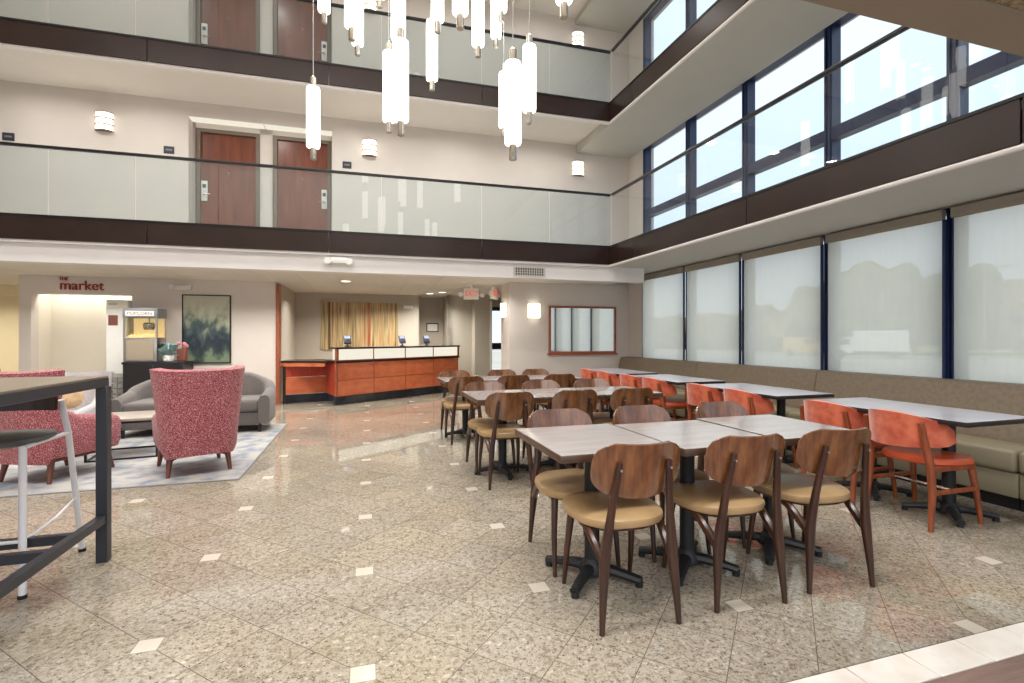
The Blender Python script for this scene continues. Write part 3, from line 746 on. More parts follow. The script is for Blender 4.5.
for sx in (-1, 1): MB().ycyl(sx*.14, -.08, -.02, .01, .042, 16, .034).build('lamp_head', m_plast, t)
MB().box(-.03, -.02, -2.0, .03, -.001, -.04).build('conduit', m_wall, t)
t = thing('emergency_light', 'small white emergency light above the reception desk, beside the striped art', 'emergency light', (1.03, 12.6, 2.05), 0, 'emergency lights', BK)
MB().box(-.12, -.06, -.045, .12, -.001, .045, .012, 2).build('housing', m_plast, t)
for sx in (-1, 1): MB().ycyl(sx*.08, -.08, -.055, 0, .035, 14).build('lamp_head', m_plast, t)
def downlight(x, y, z, label, r=.085, frame=BK):
    t = thing('downlight', label, 'ceiling light', (x, y, z), 0, 'recessed downlights', frame)
    MB().lathe(0, 0, [(r, -.004), (r, .0)], 20).build('lens', m_down, t)
    MB().loft([[((r+k)*math.cos(2*PI*i/20), (r+k)*math.sin(2*PI*i/20), z0) for i in range(20)] for k, z0 in ((0, -.006), (.018, -.006), (.018, 0), (0, 0), (0, -.006))], cap=False).build('trim_ring', m_plast, t)
downlight(-.32, 9.8, 2.36, 'recessed downlight in the lobby ceiling before the reception desk')
downlight(1.5, 12.0, 2.36, 'recessed downlight over the desk end, left of a pair'); downlight(1.75, 11.6, 2.36, 'recessed downlight over the desk end, right of a pair')
t = thing('air_vent', 'white slotted air vent on the bulkhead right of centre', 'vent', (2.668, 7.72, 2.375), 0, None, BK)
v = MB(); v.box(-.26, -.012, -.065, .26, -.001, .065).build('vent_backing', m_ventd, t)
v = MB().box(-.275, -.02, .06, .275, -.001, .075).box(-.275, -.02, -.075, .275, -.001, -.06).box(-.275, -.02, -.06, -.255, -.001, .06).box(.255, -.02, -.06, .275, -.001, .06)
v.build('frame', m_vent, t)
v = MB()
for k in range(13): x = -.245+k*.041; v.box(x-.006, -.018, -.06, x+.006, -.002, .06)
for zz in (-.02, .02): v.box(-.255, -.016, zz-.004, .255, -.003, zz+.004)
v.build('slats', m_vent, t)
# market sign
t = thing('market_sign', 'dark red raised lettering above the opening at left', 'sign', (-4.735, 10.3, 2.195), 0, None, BK)
text('market', .238, m_red, 'lettering', t, (0, -.014, 0), ext=.012, sx=.95)
text('THE', .075, m_red, 'small_lettering', t, (-.265, -.014, .112), ext=.01)
# ------------------------------------------------------------------ reception
A0 = Vector((-.495, 9.771, 0)); B0 = Vector((2.22, 11.87, 0)); ang = math.atan2(B0.y-A0.y, B0.x-A0.x); LD = (B0-A0).length*.985
t = thing('reception_desk', 'long angled reception desk with cherry panels and lit upper band', 'desk', A0, ang, None, BK)
def dl(x, y):                                            # lobby coordinates -> desk coordinates
    c, s_ = math.cos(ang), math.sin(ang); x -= A0.x; y -= A0.y
    return (x*c+y*s_, -x*s_+y*c)
def prism(pts, z0, z1): return MB().loft([[(x, y, z) for x, y in pts] for z in (z0, z1)])
S0 = dl(-.764, 10.615); S3 = (S0[0]*.36, S0[1]*.36)
prism([(.02, .03), (LD-.02, .03), (LD-.02, .55), (S0[0]+.35, .6), (S0[0]+.02, S0[1])], .17, .82).build('carcass', m_cherryd, t)
prism([(.03, .05), (LD-.02, .05), (LD-.02, .3), (S3[0]+.04, .3)], .845, 1.07).build('ledge_core', m_cherryd, t)
n = 4; pw = (LD-.05)/n
pn = MB(); lt = MB(); tl = MB()
for k in range(n):
    x0 = .04+k*pw
    for z0, z1 in ((.175, .47), (.48, .80)): MB().box(x0+.006, 0, z0, x0+pw-.006, .03, z1, .002, 1).build('panel', m_copper, t)
    MB().box(x0+.012, .008, .86, x0+pw-.012, .04, 1.065).build('light_panel', m_lit, t)
for k in range(14): tl.box(k*LD/14+.003, .035, 0, (k+1)*LD/14-.003, .06, .165)
tl.loft([[(.02, .05, z), (LD-.03, .05, z), (LD-.03, .5, z), (S0[0]+.03, S0[1], z)] for z in (0, .165)]); tl.build('base_tiles', m_btile, t)
prism([(-.015, -.02), (LD+.01, -.02), (LD+.01, .6), (S0[0]+.3, .62), (S0[0]-.03, S0[1]+.02)], .805, .845).build('counter_edge', m_fascia, t)
prism([(-.025, -.03), (LD+.02, -.03), (LD+.02, .34), (S3[0]-.03, .34)], 1.07, 1.10).build('ledge_top', m_black, t)
p = MB()
for k in range(n+1): x = .03+k*pw; wv = .025 if k in (0, n) else .008; p.box(x-wv, -.006, .845, x+wv, .045, 1.07)
p.box(0, -.006, .17, .04, .045, .845); p.build('post', m_copper2, t)
prism([(.02, .05), (.03, .05), (S3[0]+.03, S3[1]), (S3[0]+.015, S3[1])], .86, 1.065).build('end_light_panel', m_lit, t)
t = thing('low_counter', 'low cherry counter with dark top between wood trim and reception desk', 'counter', (0, 0, 0), 0, None, BK)
prism([(-1.55, 10.35), (-.64, 10.06), (-.79, 10.56), (-.82, 11.1), (-1.55, 11.0)], .80, .835).build('counter_top', m_fascia, t)
prism([(-1.55, 10.36), (-.72, 10.095), (-.715, 10.115), (-1.55, 10.38)], .725, .80).build('apron', m_copper, t)
prism([(-1.46, 10.37), (-.735, 10.615), (-.735, 10.67), (-1.46, 10.43)], .515, .80).build('panel', m_cherryd, t)
prism([(-1.46, 10.37), (-.735, 10.615), (-.735, 10.67), (-1.46, 10.43)], .18, .505).build('panel', m_copper, t)
prism([(-1.51, 10.345), (-1.46, 10.36), (-1.46, 10.5), (-1.51, 10.5)], .0, .80).build('post', m_fascia, t)
prism([(-1.46, 10.36), (-.735, 10.61), (-.735, 10.66), (-1.46, 10.43)], .0, .17).build('base_tiles', m_btile, t)
for k, (x, y, nm) in enumerate(((-.31, 10.13, 'at the left corner of the desk ledge'), (.79, 10.98, 'in the middle of the desk ledge'), (1.36, 11.42, 'near the right end of the desk ledge'))):
    t = thing('payment_terminal', 'small dark payment terminal on a stand %s' % nm, 'terminal', (x, y, 1.105), .3, 'payment terminals on the desk', BK)
    MB().lathe(0, 0, [(.05, 0), (.05, .01), (.018, .016), (.018, .07)], 14).build('stand', m_term, t)
    R = Matrix.Translation((0, 0, .14)) @ Matrix.Rotation(-.5, 4, 'X')
    MB().box(-.07, -.02, -.09, .07, .02, .09, .01, 2, mat=R).build('body', m_term, t)
    MB().box(-.055, -.023, .02, .055, -.02, .075, mat=R).build('screen', m_screen, t)
t = thing('wall_art', 'wide artwork of brown and ochre vertical stripes behind the desk', 'artwork', (-.127, 12.6, 1.6), 0, None, BK)
MB().box(-.903, -.04, -.6, .903, -.002, .55, .004, 1).build('canvas', m_stripe, t)
t = thing('framed_notice', 'small white framed notice in the desk back recess', 'notice', (1.71, 13.3, 1.56), 0, None, BK)
MB().box(-.16, -.02, -.12, .16, -.001, .12).build('frame', m_blackm, t); MB().box(-.135, -.024, -.095, .135, -.02, .095).build('sheet', m_plast, t)
# mirror on the picture wall
t = thing('wall_mirror', 'wide wood-framed mirror on the back wall reflecting the blinds', 'mirror', (4.23, YB, 1.445), 0, None, BK)
f = MB(); W, H = .725, .47
f.box(-W, -.04, H-.04, W, -.002, H, .004, 1); f.box(-W, -.04, -H, W, -.002, -H+.04, .004, 1); f.box(-W, -.04, -H+.04, -W+.04, -.002, H-.04); f.box(W-.04, -.04, -H+.04, W, -.002, H-.04)
f.box(-W-.03, -.05, -H-.03, W+.03, -.002, -H)
f.build('frame', m_copper2, t); MB().box(-W+.04, -.02, -H+.04, W-.04, -.012, H-.04).build('mirror_glass', m_mirror, t)
# painting
t = thing('landscape_painting', 'tall misty blue-green landscape painting in thin black frame', 'painting', (-2.795, 10.3, 1.445), 0, None, BK)
W, H = .4, .635; f = MB()
f.box(-W, -.035, H-.018, W, -.001, H); f.box(-W, -.035, -H, W, -.001, -H+.018); f.box(-W, -.035, -H+.018, -W+.018, -.001, H-.018); f.box(W-.018, -.035, -H+.018, W, -.001, H-.018)
f.build('frame', m_blackm, t); MB().box(-W+.018, -.022, -H+.018, W-.018, -.004, H-.018).build('canvas', m_paint, t)
# ------------------------------------------------------------------ lobby cabinet group
t = thing('buffet_cabinet', 'low black cabinet under the popcorn machine', 'cabinet', (-3.46, 9.75, 0), 0, None, BK)
MB().box(-.45, .02, .06, .45, .5, .83).box(-.43, .05, 0, .43, .48, .06).build('body', m_cab, t)
MB().box(-.465, 0, .83, .465, .51, .868, .004, 1).build('counter_top', m_cab, t)
for sx in (-1, 1):
    dd = MB().box(sx*.225-.218, .004, .08, sx*.225+.218, .02, .82, .003, 1).build('door', m_cab, t)
    MB().tube([(sx*.03, -.012, .55), (sx*.03, -.012, .68)], .006).build('handle', m_chrome, dd)
t = thing('popcorn_machine', 'popcorn machine with lit glass case and white sign', 'popcorn machine', (-3.67, 9.8, .868), 0, None, BK)
MB().box(-.25, 0, 0, .25, .4, .42, .01, 2).build('base', m_stain, t); MB().box(-.2, -.006, .05, .2, .0, .38).build('front_panel', m_beam, t)
f = MB()
for x in (-.24, .24):
    for y in (.012, .388): f.box(x-.012, y-.012, .42, x+.012, y+.012, .76)
f.build('frame', m_stain, t)
g = MB(); g.box(-.23, .004, .42, .23, .01, .76); g.box(-.246, .02, .42, -.24, .38, .76); g.box(.24, .02, .42, .246, .38, .76); g.build('glass_case', m_popglass, t)
MB().box(-.235, .36, .42, .235, .375, .76).box(-.235, .02, .42, .235, .375, .425).build('case_lining', m_popin, t)
MB().lathe(0.06, .2, [(.0, .55), (.075, .555), (.09, .6), (.09, .66), (.07, .68)], 16).build('kettle', m_chrome, t)
MB().tube([(0.06, .2, .68), (.06, .2, .76)], .01).build('kettle_arm', m_chrome, t)
MB().box(-.26, -.01, .76, .26, .41, .93, .015, 2).build('canopy', m_greyp, t)
sg = MB().box(-.21, -.022, .79, .21, -.008, .875, .006, 2).build('sign_panel', m_plast, t)
text('POPCORN', .07, m_term, 'lettering', sg, (0, -.023, .832), ext=.002, sx=1.1)
pc = MB()
for k in range(60):
    x, y = random.uniform(-.2, .2), random.uniform(.04, .34)
    bm = bmesh.new(); bmesh.ops.create_icosphere(bm, subdivisions=1, radius=.016); pc.bm(bm, Matrix.Translation((x, y, .435+random.uniform(0, .05))))
pc.build('popcorn', m_popin, t, kind='stuff')
t = thing('drinks_cooler', 'tall white drinks cooler left of the popcorn machine', 'cooler', (-4.16, 10.14, 0), 0, None, BK)
MB().box(-.165, .03, 0, .165, .6, 1.95, .008, 1).build('body', m_fridge, t); MB().box(-.155, .02, 1.79, .155, .03, 1.93).build('header', m_niche, t)
MB().box(-.13, .015, 1.86, 0, .02, 1.89).build('header_stripe', m_leaf, t)
dd = MB().box(-.155, .005, .65, .155, .03, 1.78, .004, 1).build('door', m_fridge, t)
MB().box(-.12, .0, 1.5, .02, .005, 1.68).build('red_label', m_rbox, dd); MB().tube([(.12, -.02, 1.0), (.12, -.02, 1.4)], .009).build('handle', m_chrome, dd)
MB().box(-.15, .01, .05, .15, .03, .6).build('lower_panel', m_stain, t)
t = thing('wire_rack', 'small wire shelf rack left of the black cabinet', 'rack', (-4.06, 9.7, 0), 0, None, BK)
r = MB()
for x in (-.1, .1):
    for y in (0, .3): r.tube([(x, y, 0), (x, y, .62)], .008)
r.build('post', m_chrome, t)
for z in (.12, .22, .32, .42, .52):
    q = MB().box(-.1, 0, z-.012, .1, .3, z); q.build('shelf', m_stain, t)
def plant(loc, label, frame, n=46, R=.2):
    t = thing('potted_plant', label, 'plant', loc, 0, None, frame)
    MB().lathe(0, 0, [(.06, 0), (.08, .01), (.1, .14), (.095, .15), (.085, .13)], 18).build('pot', m_pot, t)
    lf = MB(); rn = random.Random(3)
    for k in range(n):
        a = rn.uniform(0, 2*PI); rr = rn.uniform(.4, 1)*R; up = rn.uniform(-.15, .4); w = rn.uniform(.012, .02)
        pts = [Vector((0, 0, .13)), Vector((math.cos(a)*rr*.5, math.sin(a)*rr*.5, .16+up*.8)), Vector((math.cos(a)*rr, math.sin(a)*rr, .13+up*.75))]
        sd = Vector((-math.sin(a), math.cos(a), .2))*w
        v = [pts[0]-sd*.3, pts[0]+sd*.3, pts[1]+sd, pts[2], pts[1]-sd]
        off = Vector((0, 0, .004))
        lf.add([tuple(q) for q in v]+[tuple(q+off) for q in v], [(0,1,2,3,4), (9,8,7,6,5)]+[(i, (i+1) % 5, (i+1) % 5+5, i+5) for i in range(5)])
    lf.build('leaves', m_leaf, t); return t
plant((-3.27, 9.86, .868), 'blue-green leafy potted plant on the black cabinet', BK, 52, .2).scale = (.85, .85, .72)
t = thing('flower_box', 'brick-red box with pink flower at the right end of the black cabinet', 'box', (-3.1, 10.0, .868), 0, None, BK)
MB().box(-.07, -.07, 0, .07, .07, .22, .006, 1).build('container', m_rbox, t)
fl = MB()
for k in range(9):
    bm = bmesh.new(); bmesh.ops.create_icosphere(bm, subdivisions=2, radius=.035); fl.bm(bm, Matrix.Translation((random.uniform(-.06, .06), random.uniform(-.05, .05), .25+random.uniform(0, .07))))
fl.build('flower', m_pink, t)
# ------------------------------------------------------------------ lounge
rug = MB().box(-5.2, 5.0, 0, -1.06, 8.0, .012, .004, 1).build('area_rug', m_rug); tag(rug, 'pale blue-grey mottled area rug under the lounge chairs', 'rug')
b = MB()
for a in ((-5.2, 4.985, -1.045, 5.002), (-5.2, 7.998, -1.045, 8.015), (-1.062, 5.0, -1.045, 8.0), (-5.215, 5.0, -5.198, 8.0)): b.box(a[0], a[1], .0, a[2], a[3], .013, .003, 1)
b.build('binding', m_rugb, rug)
def lounge(label, loc, rz, mat, group):
    """wing lounge chair; local front +y, origin floor under rear legs' middle"""
    t = thing('lounge_chair', label, 'armchair', loc, rz, group)
    def shell(u, v):                                   # outer back, wrapping forward
        a = 2*u-1; z = .205+.795*v-.03*v*v*(1-a*a)*.6
        hw = .222+.078*v**1.2
        e = max(0, 1-max(0, (.1-v)/.1)**2)**.5 if v < .1 else 1
        hw *= .9+.1*e
        x = hw*math.sin(a*PI/2*.92)/math.sin(PI/2*.92)
        y = -.06-.11*v + (.05+.17*v*(1-.2*v))*(abs(a)**3.2)
        return (x, y, z)
    MB().slab(shell, 20, 14, .085).build('backrest', mat, t)
    for sx in (-1, 1):
        rs = []
        for k, y in enumerate((-.04, .05, .2, .4, .55, .6)):
            top = (.74, .66, .575, .55, .53, .5)[k]; th = .075 if k < 5 else .06; xo = (.265, .285, .305, .31, .305, .295)[k]
            rs.append([(sx*(xo-.02), y, .21), (sx*xo, y, .26), (sx*(xo+.015), y, top-.05), (sx*(xo-.005), y, top-.01), (sx*(xo-.04), y, top), (sx*(xo-th), y, top-.03), (sx*(xo-th), y, .22)])
        MB().loft(rs).build('armrest', mat, t, smooth=60)
    MB().box(-.26, -.0, .205, .26, .56, .34, .03, 3).build('seat_base', mat, t)
    MB().box(-.235, .0, .34, .235, .6, .46, .045, 4).build('seat_cushion', mat, t)
    for sx in (-1, 1):
        MB().tube([(sx*.25, -.02, 0), (sx*.225, .02, .23)], [.017, .031], 10).build('leg', m_lwood, t)
        MB().tube([(sx*.26, .56, 0), (sx*.235, .5, .23)], [.017, .031], 10).build('leg', m_lwood, t)
        MB().tube([(sx*.232, .02, .19), (sx*.235, .5, .19)], .016, 8).build('side_rail', m_lwood, t)
    MB().tube([(-.232, .0, .15), (-.1, .04, .195), (.1, .04, .195), (.232, .0, .15)], .014, 8).build('cross_rail', m_lwood, t)
    return t
lounge('red speckled wing chair seen from behind, in front of the grey sofa', (-1.445, 5.3, .012), math.radians(24), m_boucle, 'red speckled lounge chairs')
lounge('red speckled wing chair seen from the side, behind the tall bar table', (-2.8, 5.4, .012), math.radians(-25), m_boucle, 'red speckled lounge chairs')
pc = lounge('pale dotted lounge chair left of the grey sofa', (-3.32, 7.3, .012), PI, m_pale, None); pc.scale = (1, 1, .86)
pw_ = MB().loft([ring(.2*k, .13*k, z, 24, 3.2) for z, k in ((-.06, .55), (-.04, .85), (0, 1), (.04, .85), (.06, .55))])
po = pw_.build('throw_pillow', m_pillow, None, Matrix.Translation((-3.3, 7.0, .58)) @ Matrix.Rotation(1.15, 4, 'X')); tag(po, 'tan throw pillow on the pale lounge chair', 'pillow')
# sofa: wraparound back with sloping arms
t = thing('sofa', 'grey curved-back loveseat against the lobby wall', 'sofa', (-2.09, 7.35, .012), 0)
W = .88; path = []
for k in range(6): path.append((-W, .0+.09*k, .5+.012*k, (-1, 0)))
cx, cy, R = W-.36, .46, .36
for k in range(13):
    a = PI-PI/2*k/12; path.append((-cx+R*math.cos(a), cy+R*math.sin(a)*1.1, .56+.2*(k/12)**.8, (math.cos(a), math.sin(a))))
for k in range(1, 12): path.append((-cx+2*cx*k/12, cy+R*1.1, .76+.015*math.sin(PI*k/12), (0, 1)))
for k in range(13):
    a = PI/2-PI/2*k/12; path.append((cx+R*math.cos(a), cy+R*math.sin(a)*1.1, .56+.2*(1-k/12)**.8, (math.cos(a), math.sin(a))))
for k in range(6): path.append((W, .0+.09*(5-k), .5+.012*(5-k), (1, 0)))
rs = []
for x, y, h, (nx, ny) in path:
    sec = [(-.0, .1), (.03, .14), (.035, h-.06), (.015, h-.015), (-.03, h), (-.08, h-.015), (-.105, h-.06), (-.11, .14)]
    rs.append([(x+nx*o, y+ny*o, z) for o, z in sec])
MB().loft(rs).build('backrest', m_sofa, t, smooth=60)
MB().box(-.8, .03, .1, .8, .8, .27, .02, 2).build('seat_base', m_sofa, t)
MB().box(-.775, -.0, .275, -.004, .72, .44, .045, 4).build('seat_cushion', m_sofa, t); MB().box(.004, -.0, .275, .775, .72, .44, .045, 4).build('seat_cushion', m_sofa, t)
for x in (-.78, .78):
    for y in (.06, .74): MB().cyl(x, y, 0, .1, .016, 10, .026).build('leg', m_cab, t)
t = thing('coffee_table', 'low coffee table with black wire frame and pale top', 'table', (-2.42, 6.42, .012), math.radians(8))
MB().box(-.31, -.31, .395, .31, .31, .425, .006, 2).build('tabletop', m_marble, t)
f = MB()
for sx in (-1, 1):
    for sy in (-1, 1): MB().box(sx*.3-.01, sy*.3-.01, 0, sx*.3+.01, sy*.3+.01, .395).build('leg', m_black, t)
    f.box(sx*.3-.008, -.3, .0, sx*.3+.008, .3, .016); f.box(-.3, sx*.3-.008, .0, .3, sx*.3+.008, .016)
f.build('lower_frame', m_black, t); f = MB()
for sx in (-1, 1):
    f.box(sx*.3-.008, -.3, .375, sx*.3+.008, .3, .395); f.box(-.3, sx*.3-.008, .375, .3, sx*.3+.008, .395)
f.build('upper_frame', m_black, t)
# bar table and stool
t = thing('bar_table', 'tall black-framed bar table with taupe top at the left edge', 'table', (-1.41, 3.40, 0), 0)
ZB = 1.062
MB().box(-.83, -2.0, ZB-.012, .012, .03, ZB, .002, 1).build('tabletop', m_bartop, t)
f = MB(); f.box(-.035, -2.0, ZB-.062, .014, .032, ZB-.012, .003, 1); f.box(-.83, -2.0, ZB-.062, -.78, .032, ZB-.012, .003, 1); f.box(-.79, -.02, ZB-.062, -.02, .032, ZB-.012); f.build('apron', m_barm, t)
for x in (0, -.8):
    for y in (0, -1.97): MB().box(x-.028, y-.028, 0, x+.028, y+.028, ZB-.06, .003, 1).build('leg', m_barm, t)
f = MB(); f.box(-.022, -1.95, .225, .022, -.028, .27, .002, 1); f.box(-.82, -1.95, .225, -.778, -.028, .27, .002, 1); f.box(-.78, -.31, .225, -.022, -.27, .27); f.box(-.78, -.52, .225, -.022, -.48, .27); f.build('stretcher', m_barm, t)
t = thing('bar_stool', 'white metal bar stool with charcoal seat tucked under the bar table', 'stool', (-1.82, 3.3, 0), 0)
MB().loft([ring(.215*k, .22*k, z, 26, 3, None, 0, -.03) for z, k in ((.725, .85), (.735, .98), (.75, 1), (.762, .97), (.768, .8), (.769, .3))]).build('seat', m_gseat, t)
for sx in (-1, 1):
    MB().tube([(sx*.23, -.27, 0), (sx*.205, -.22, .4), (sx*.195, -.2, .735)], .0165, 10).build('leg', m_wmetal, t)
    MB().tube([(sx*.22, .3, 0), (sx*.213, .235, .4), (sx*.207, .18, .735), (sx*.2, .12, .93)], .0155, 10).build('leg', m_wmetal, t)
    MB().tube([(sx*.207, .185, .735), (sx*.195, -.2, .728)], .011, 8).build('seat_rail', m_wmetal, t)
    MB().tube([(sx*.214, .245, .34), (sx*.212, .05, .29), (sx*.21, -.15, .27), (sx*.19, -.24, .27)], .008, 8).build('brace', m_wmetal, t)
MB().tube([(-.21, -.24, .27), (.21, -.24, .27)], .009, 8).build('footrest', m_wmetal, t)
for sx in (-1, 1):
    for xx, yy in ((.23, -.27), (.22, .3)): MB().cyl(sx*xx, yy, 0, .018, .019, 12).build('foot_cap', m_blackm, t)
def sb(u, v): a = 2*u-1; return (a*.21, .11-.04*a*a+.0, .88+.09*v)
MB().slab(sb, 14, 3, .014).build('backrest', m_stoolb, t)

# ------------------------------------------------------------------ outside
gz = -.75
struct('ground_outside', MB().box(5.6, -30, gz-.3, 160, 140, gz).box(-20, 15.6, gz-.3, 5.6, 140, gz), m_asph)
g2 = MB().box(60, 10, gz, 160, 140, gz+.02); struct('ground_lawn', g2, m_grass)
def tree(x, y, h, w, label, m, seed):
    rn = random.Random(seed)
    t = thing('tree', label, 'tree', (x, y, gz), 0, 'trees across the car park')
    MB().tube([(0, 0, 0), (.1, .05, h*.25), (0, 0, h*.55)], [.28, .2, .1], 8).build('trunk', m_bark, t)
    c = MB()
    for k in range(26):
        a = rn.uniform(0, 2*PI); q = rn.uniform(0, 1)**.6; zz = rn.uniform(.22, .9)
        rr = w*.5*q*(1-abs(zz-.45)*1.1); r = w*rn.uniform(.13, .24)
        bm = bmesh.new(); bmesh.ops.create_icosphere(bm, subdivisions=2, radius=r)
        for v in bm.verts: v.co *= 1+rn.uniform(-.22, .22)
        c.bm(bm, Matrix.Translation((rr*math.cos(a), rr*math.sin(a), h*zz)))
    c.build('crown', m, t)
def outp(px, d):
    k = (px-512)/495; return (d*(k*.956+.292), d*(.956-k*.292))
TR = [(1090, 60, 9.5, 9, 0), (1022, 60, 8.6, 9, 1), (985, 62, 10.5, 9, 0), (942, 66, 9.2, 9, 1), (915, 62, 9.6, 8, 0), (885, 60, 10.8, 8, 0), (850, 60, 10.6, 9, 0), (822, 66, 8.5, 9, 0), (795, 74, 6.8, 9, 1), (765, 80, 6.4, 10, 0), (735, 86, 5.4, 10, 0), (705, 90, 4.9, 10, 1), (672, 95, 4.8, 10, 0)]
where = ['hidden past the right photo edge', 'behind the lamp post, right side', 'tallest behind the nearest blind', 'behind the dark mullion of the nearest blind', 'with brown tint, right of the truck', 'tall, directly above the white truck', 'tall, left above the white truck', 'right of the third blind', 'middle of the third blind, low', 'left part of the third blind, low', 'right part of the second blind, low', 'left part of the second blind, low', 'behind the first blind, faint']
for k, (px, d, h, w, a) in enumerate(TR):
    if k == 0: continue
    x, y = outp(px, d); tree(x, y, h, w, 'hazy tree beyond the blinds, %s' % where[k], m_tree2 if a else m_tree, k)
x, y = outp(868, 50)
t = thing('box_truck', 'white box truck parked outside beyond the fourth blind', 'truck', (x, y, gz), -math.radians(52))
MB().box(-1.2, -1.1, .7, 3.2, 1.1, 2.75, .04, 1).build('cargo_box', m_truck, t)
MB().loft([[(-1.25, q, .5), (-3.0, q, .5), (-3.0, q, 1.15), (-2.45, q, 1.3), (-2.05, q, 2.1), (-1.25, q, 2.15)] for q in (-1, 1)]).build('cab', m_truck, t)
MB().loft([[(-1.5, q, 1.35), (-2.35, q, 1.35), (-2.05, q, 2.0), (-1.5, q, 2.0)] for q in (-1.01, 1.01)]).build('cab_window', m_darkg, t)
for xx in (-2.3, 2.0):
    for s_ in (-1, 1): MB().ycyl(xx, s_*.85, s_*1.08, .42, .42, 16).build('wheel', m_tyre, t)
MB().box(-2.9, -.4, .35, 3.1, .4, .7).build('chassis', m_tyre, t)
x, y = outp(803, 58)
t = thing('delivery_van', 'yellow van parked outside beyond the third blind', 'van', (x, y, gz), -math.radians(50))
MB().loft([[(-2, q, .35), (2, q, .35), (2, q, 1.2), (1.4, q, 1.3), (1.1, q, 2.1), (-2, q, 2.15)] for q in (-.9, .9)]).build('body', m_yel, t)
MB().loft([[(.2, q, 1.3), (1.25, q, 1.3), (1.0, q, 1.95), (.2, q, 1.95)] for q in (-.91, .91)]).build('window', m_darkg, t)
for xx in (-1.3, 1.3):
    for s_ in (-1, 1): MB().ycyl(xx, s_*.72, s_*.92, .35, .35, 16).build('wheel', m_tyre, t)
x, y = outp(985, 38)
t = thing('lamp_post', 'double-armed car park lamp post beyond the nearest blind', 'lamp post', (x, y, gz), 0)
MB().cyl(0, 0, 0, 7.4, .09, 10, .06).build('pole', m_greyp, t)
dx, dy = math.cos(math.radians(-40)), math.sin(math.radians(-40))
for s_ in (-1, 1):
    MB().tube([(0, 0, 7.3), (s_*1.0*dx, s_*1.0*dy, 7.45)], .05).build('arm', m_greyp, t)
    MB().tube([(s_*.8*dx, s_*.8*dy, 7.42), (s_*1.6*dx, s_*1.6*dy, 7.5)], .14, 8, .5).build('lamp_head', m_greyp, t)

# ------------------------------------------------------------------ light
W = bpy.data.worlds.new('World'); SC.world = W; W.use_nodes = True
nt = W.node_tree; nt.nodes.clear()
o = nt.nodes.new('ShaderNodeOutputWorld'); bg = nt.nodes.new('ShaderNodeBackground'); nt.links.new(bg.outputs[0], o.inputs[0])
tc = nt.nodes.new('ShaderNodeTexCoord'); sp = nt.nodes.new('ShaderNodeSeparateXYZ'); nt.links.new(tc.outputs['Generated'], sp.inputs[0])
col = nramp(nt, sp.outputs[2], [(.0, (.80, .86, .92, 1)), (.12, (.62, .74, .92, 1)), (.3, (.71, .82, .97, 1)), (.55, (.80, .90, 1, 1)), (1, (.85, .93, 1, 1))])
nt.links.new(col, bg.inputs[0]); bg.inputs[1].default_value = 1.3
def area(name, loc, rot, sx, sy, e, col=(1, .95, .88)):
    l = bpy.data.lights.new(name, 'AREA'); l.shape = 'RECTANGLE'; l.size = sx; l.size_y = sy; l.energy = e; l.color = col
    ob = bpy.data.objects.new(name, l); C.objects.link(ob); ob.location = loc; ob.rotation_euler = rot; return ob
def spot(name, x, y, z, e, col=(1, .93, .82), ang=2.0, fr=BK):
    ob = area(name, (x, y, z), (0, 0, 0), .14, .14, e, col); ob.data.spread = ang
    ob.matrix_world = fr @ Matrix.Translation((x, y, z)) if fr is not None else ob.matrix_world
    return ob
for x in (-4.6, -1.4, 1.9):
    for y, w_, e in ((6.1, 1.3, 85), (1.5, .9, 130)):
        ob = area('atrium_fill_light', (x, y, 7.95), (0, 0, 0), 3.0, w_, e, (1, .98, .95)); ob.data.spread = 1.75 if y > 3 else 2.5  # unseen fill lights added overhead to brighten the atrium
area('near_fill_light', (-1.0, -1.2, 2.55), (0, 0, 0), 7, 3, 230, (1, .98, .96))  # broad fill light added out of view behind the camera
WW = (1, .96, .9)
for x in (-4.8, -3.8, -2.8, -1.8): spot('lobby_fill_light', x, 9.1, 2.35, 17, WW, 2.4)  # added spots that brighten the lobby, no fixtures modelled
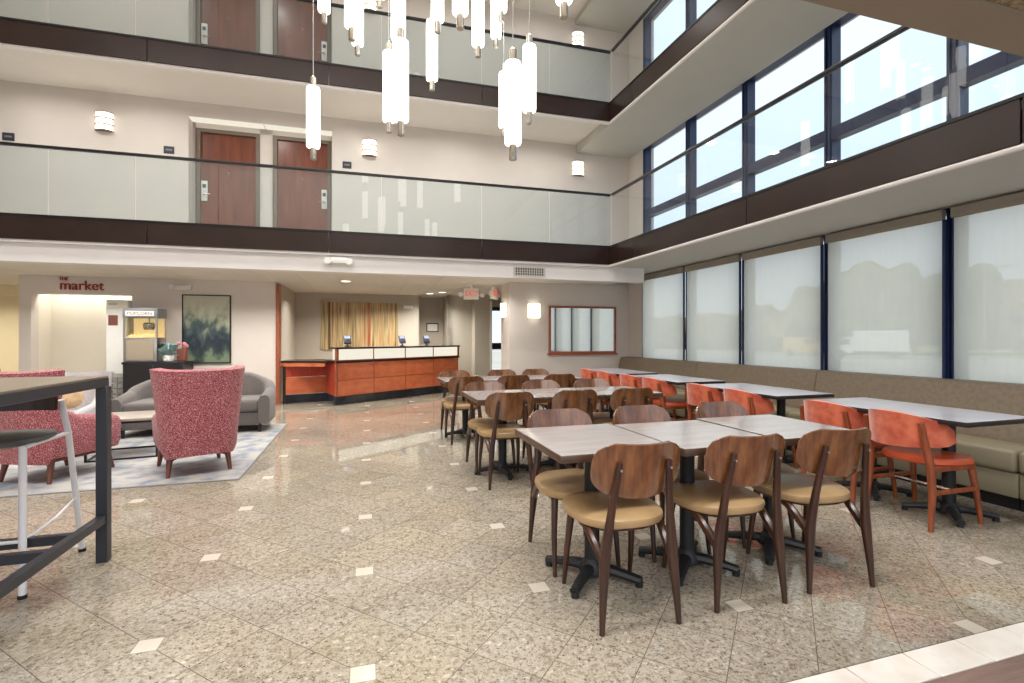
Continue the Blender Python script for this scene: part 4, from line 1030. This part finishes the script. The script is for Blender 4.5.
for x, y in ((-.32, 9.8), (.3, 11.2), (1.5, 12.0), (1.75, 11.6), (-.9, 11.3), (.2, 11.6), (1.0, 11.6), (.9, 10.4), (-1.0, 9.2), (2.2, 8.7)): spot('desk_downlight_and_fill', x, y, 2.352, 17, WW, 2.4)  # some sit at the modelled downlights, the rest are added fill
for x, y in ((-4.7, 10.68), (-4.1, 10.68), (-5.25, 10.68)): spot('niche_lamp', x, y, 2.35, 3.6, (1, .96, .88), 2.9)
for x in (-8.2, -6.6): spot('corridor_lamp', x, 11.3, 2.35, 30, (1, .92, .74), 2.6)
for i, z in enumerate((5.13, 7.65)):  # unseen spots added to brighten the upper corridors and their walls
    for x in (-4.6, -3.2, -1.6, 0, 1.6, 3.2): spot('balcony_fill_light', x, 8.15, z, (12, 9)[i], (1, .97, .92), 2.9)
    for y in (6.6, 4.6, 2.6): spot('balcony_fill_light', 4.7, y, z-.15 if i == 0 else z-.12, 5, (1, .94, .86), 2.5, None)
sun = bpy.data.lights.new('sun', 'SUN'); sun.energy = 4.2; sun.angle = .01; sun.color = (1, .95, .86)
so = bpy.data.objects.new('sun', sun); C.objects.link(so); so.rotation_euler = Vector((-.8, .25, .75)).to_track_quat('Z', 'Y').to_euler()

# ------------------------------------------------------------------ camera
cam = bpy.data.cameras.new('camera'); co = bpy.data.objects.new('camera', cam); C.objects.link(co)
cam.sensor_width = 36; cam.lens = 495/1024*36; cam.shift_y = -3.5/1024
co.location = (0, 0, 1.28); co.rotation_euler = (PI/2, 0, -math.radians(17.0)); cam.clip_start = .05; cam.clip_end = 400
SC.camera = co
SC.view_settings.view_transform = 'Standard'; SC.view_settings.look = 'None'; SC.view_settings.exposure = 0.19; SC.view_settings.gamma = 1
try: SC.view_settings.use_curve_mapping = False
except Exception: pass
SC.cycles.max_bounces = 8; SC.cycles.diffuse_bounces = 4; SC.cycles.glossy_bounces = 4; SC.cycles.transparent_max_bounces = 16; SC.cycles.transmission_bounces = 6
SC.cycles.caustics_reflective = False; SC.cycles.caustics_refractive = False; SC.cycles.sample_clamp_indirect = 6
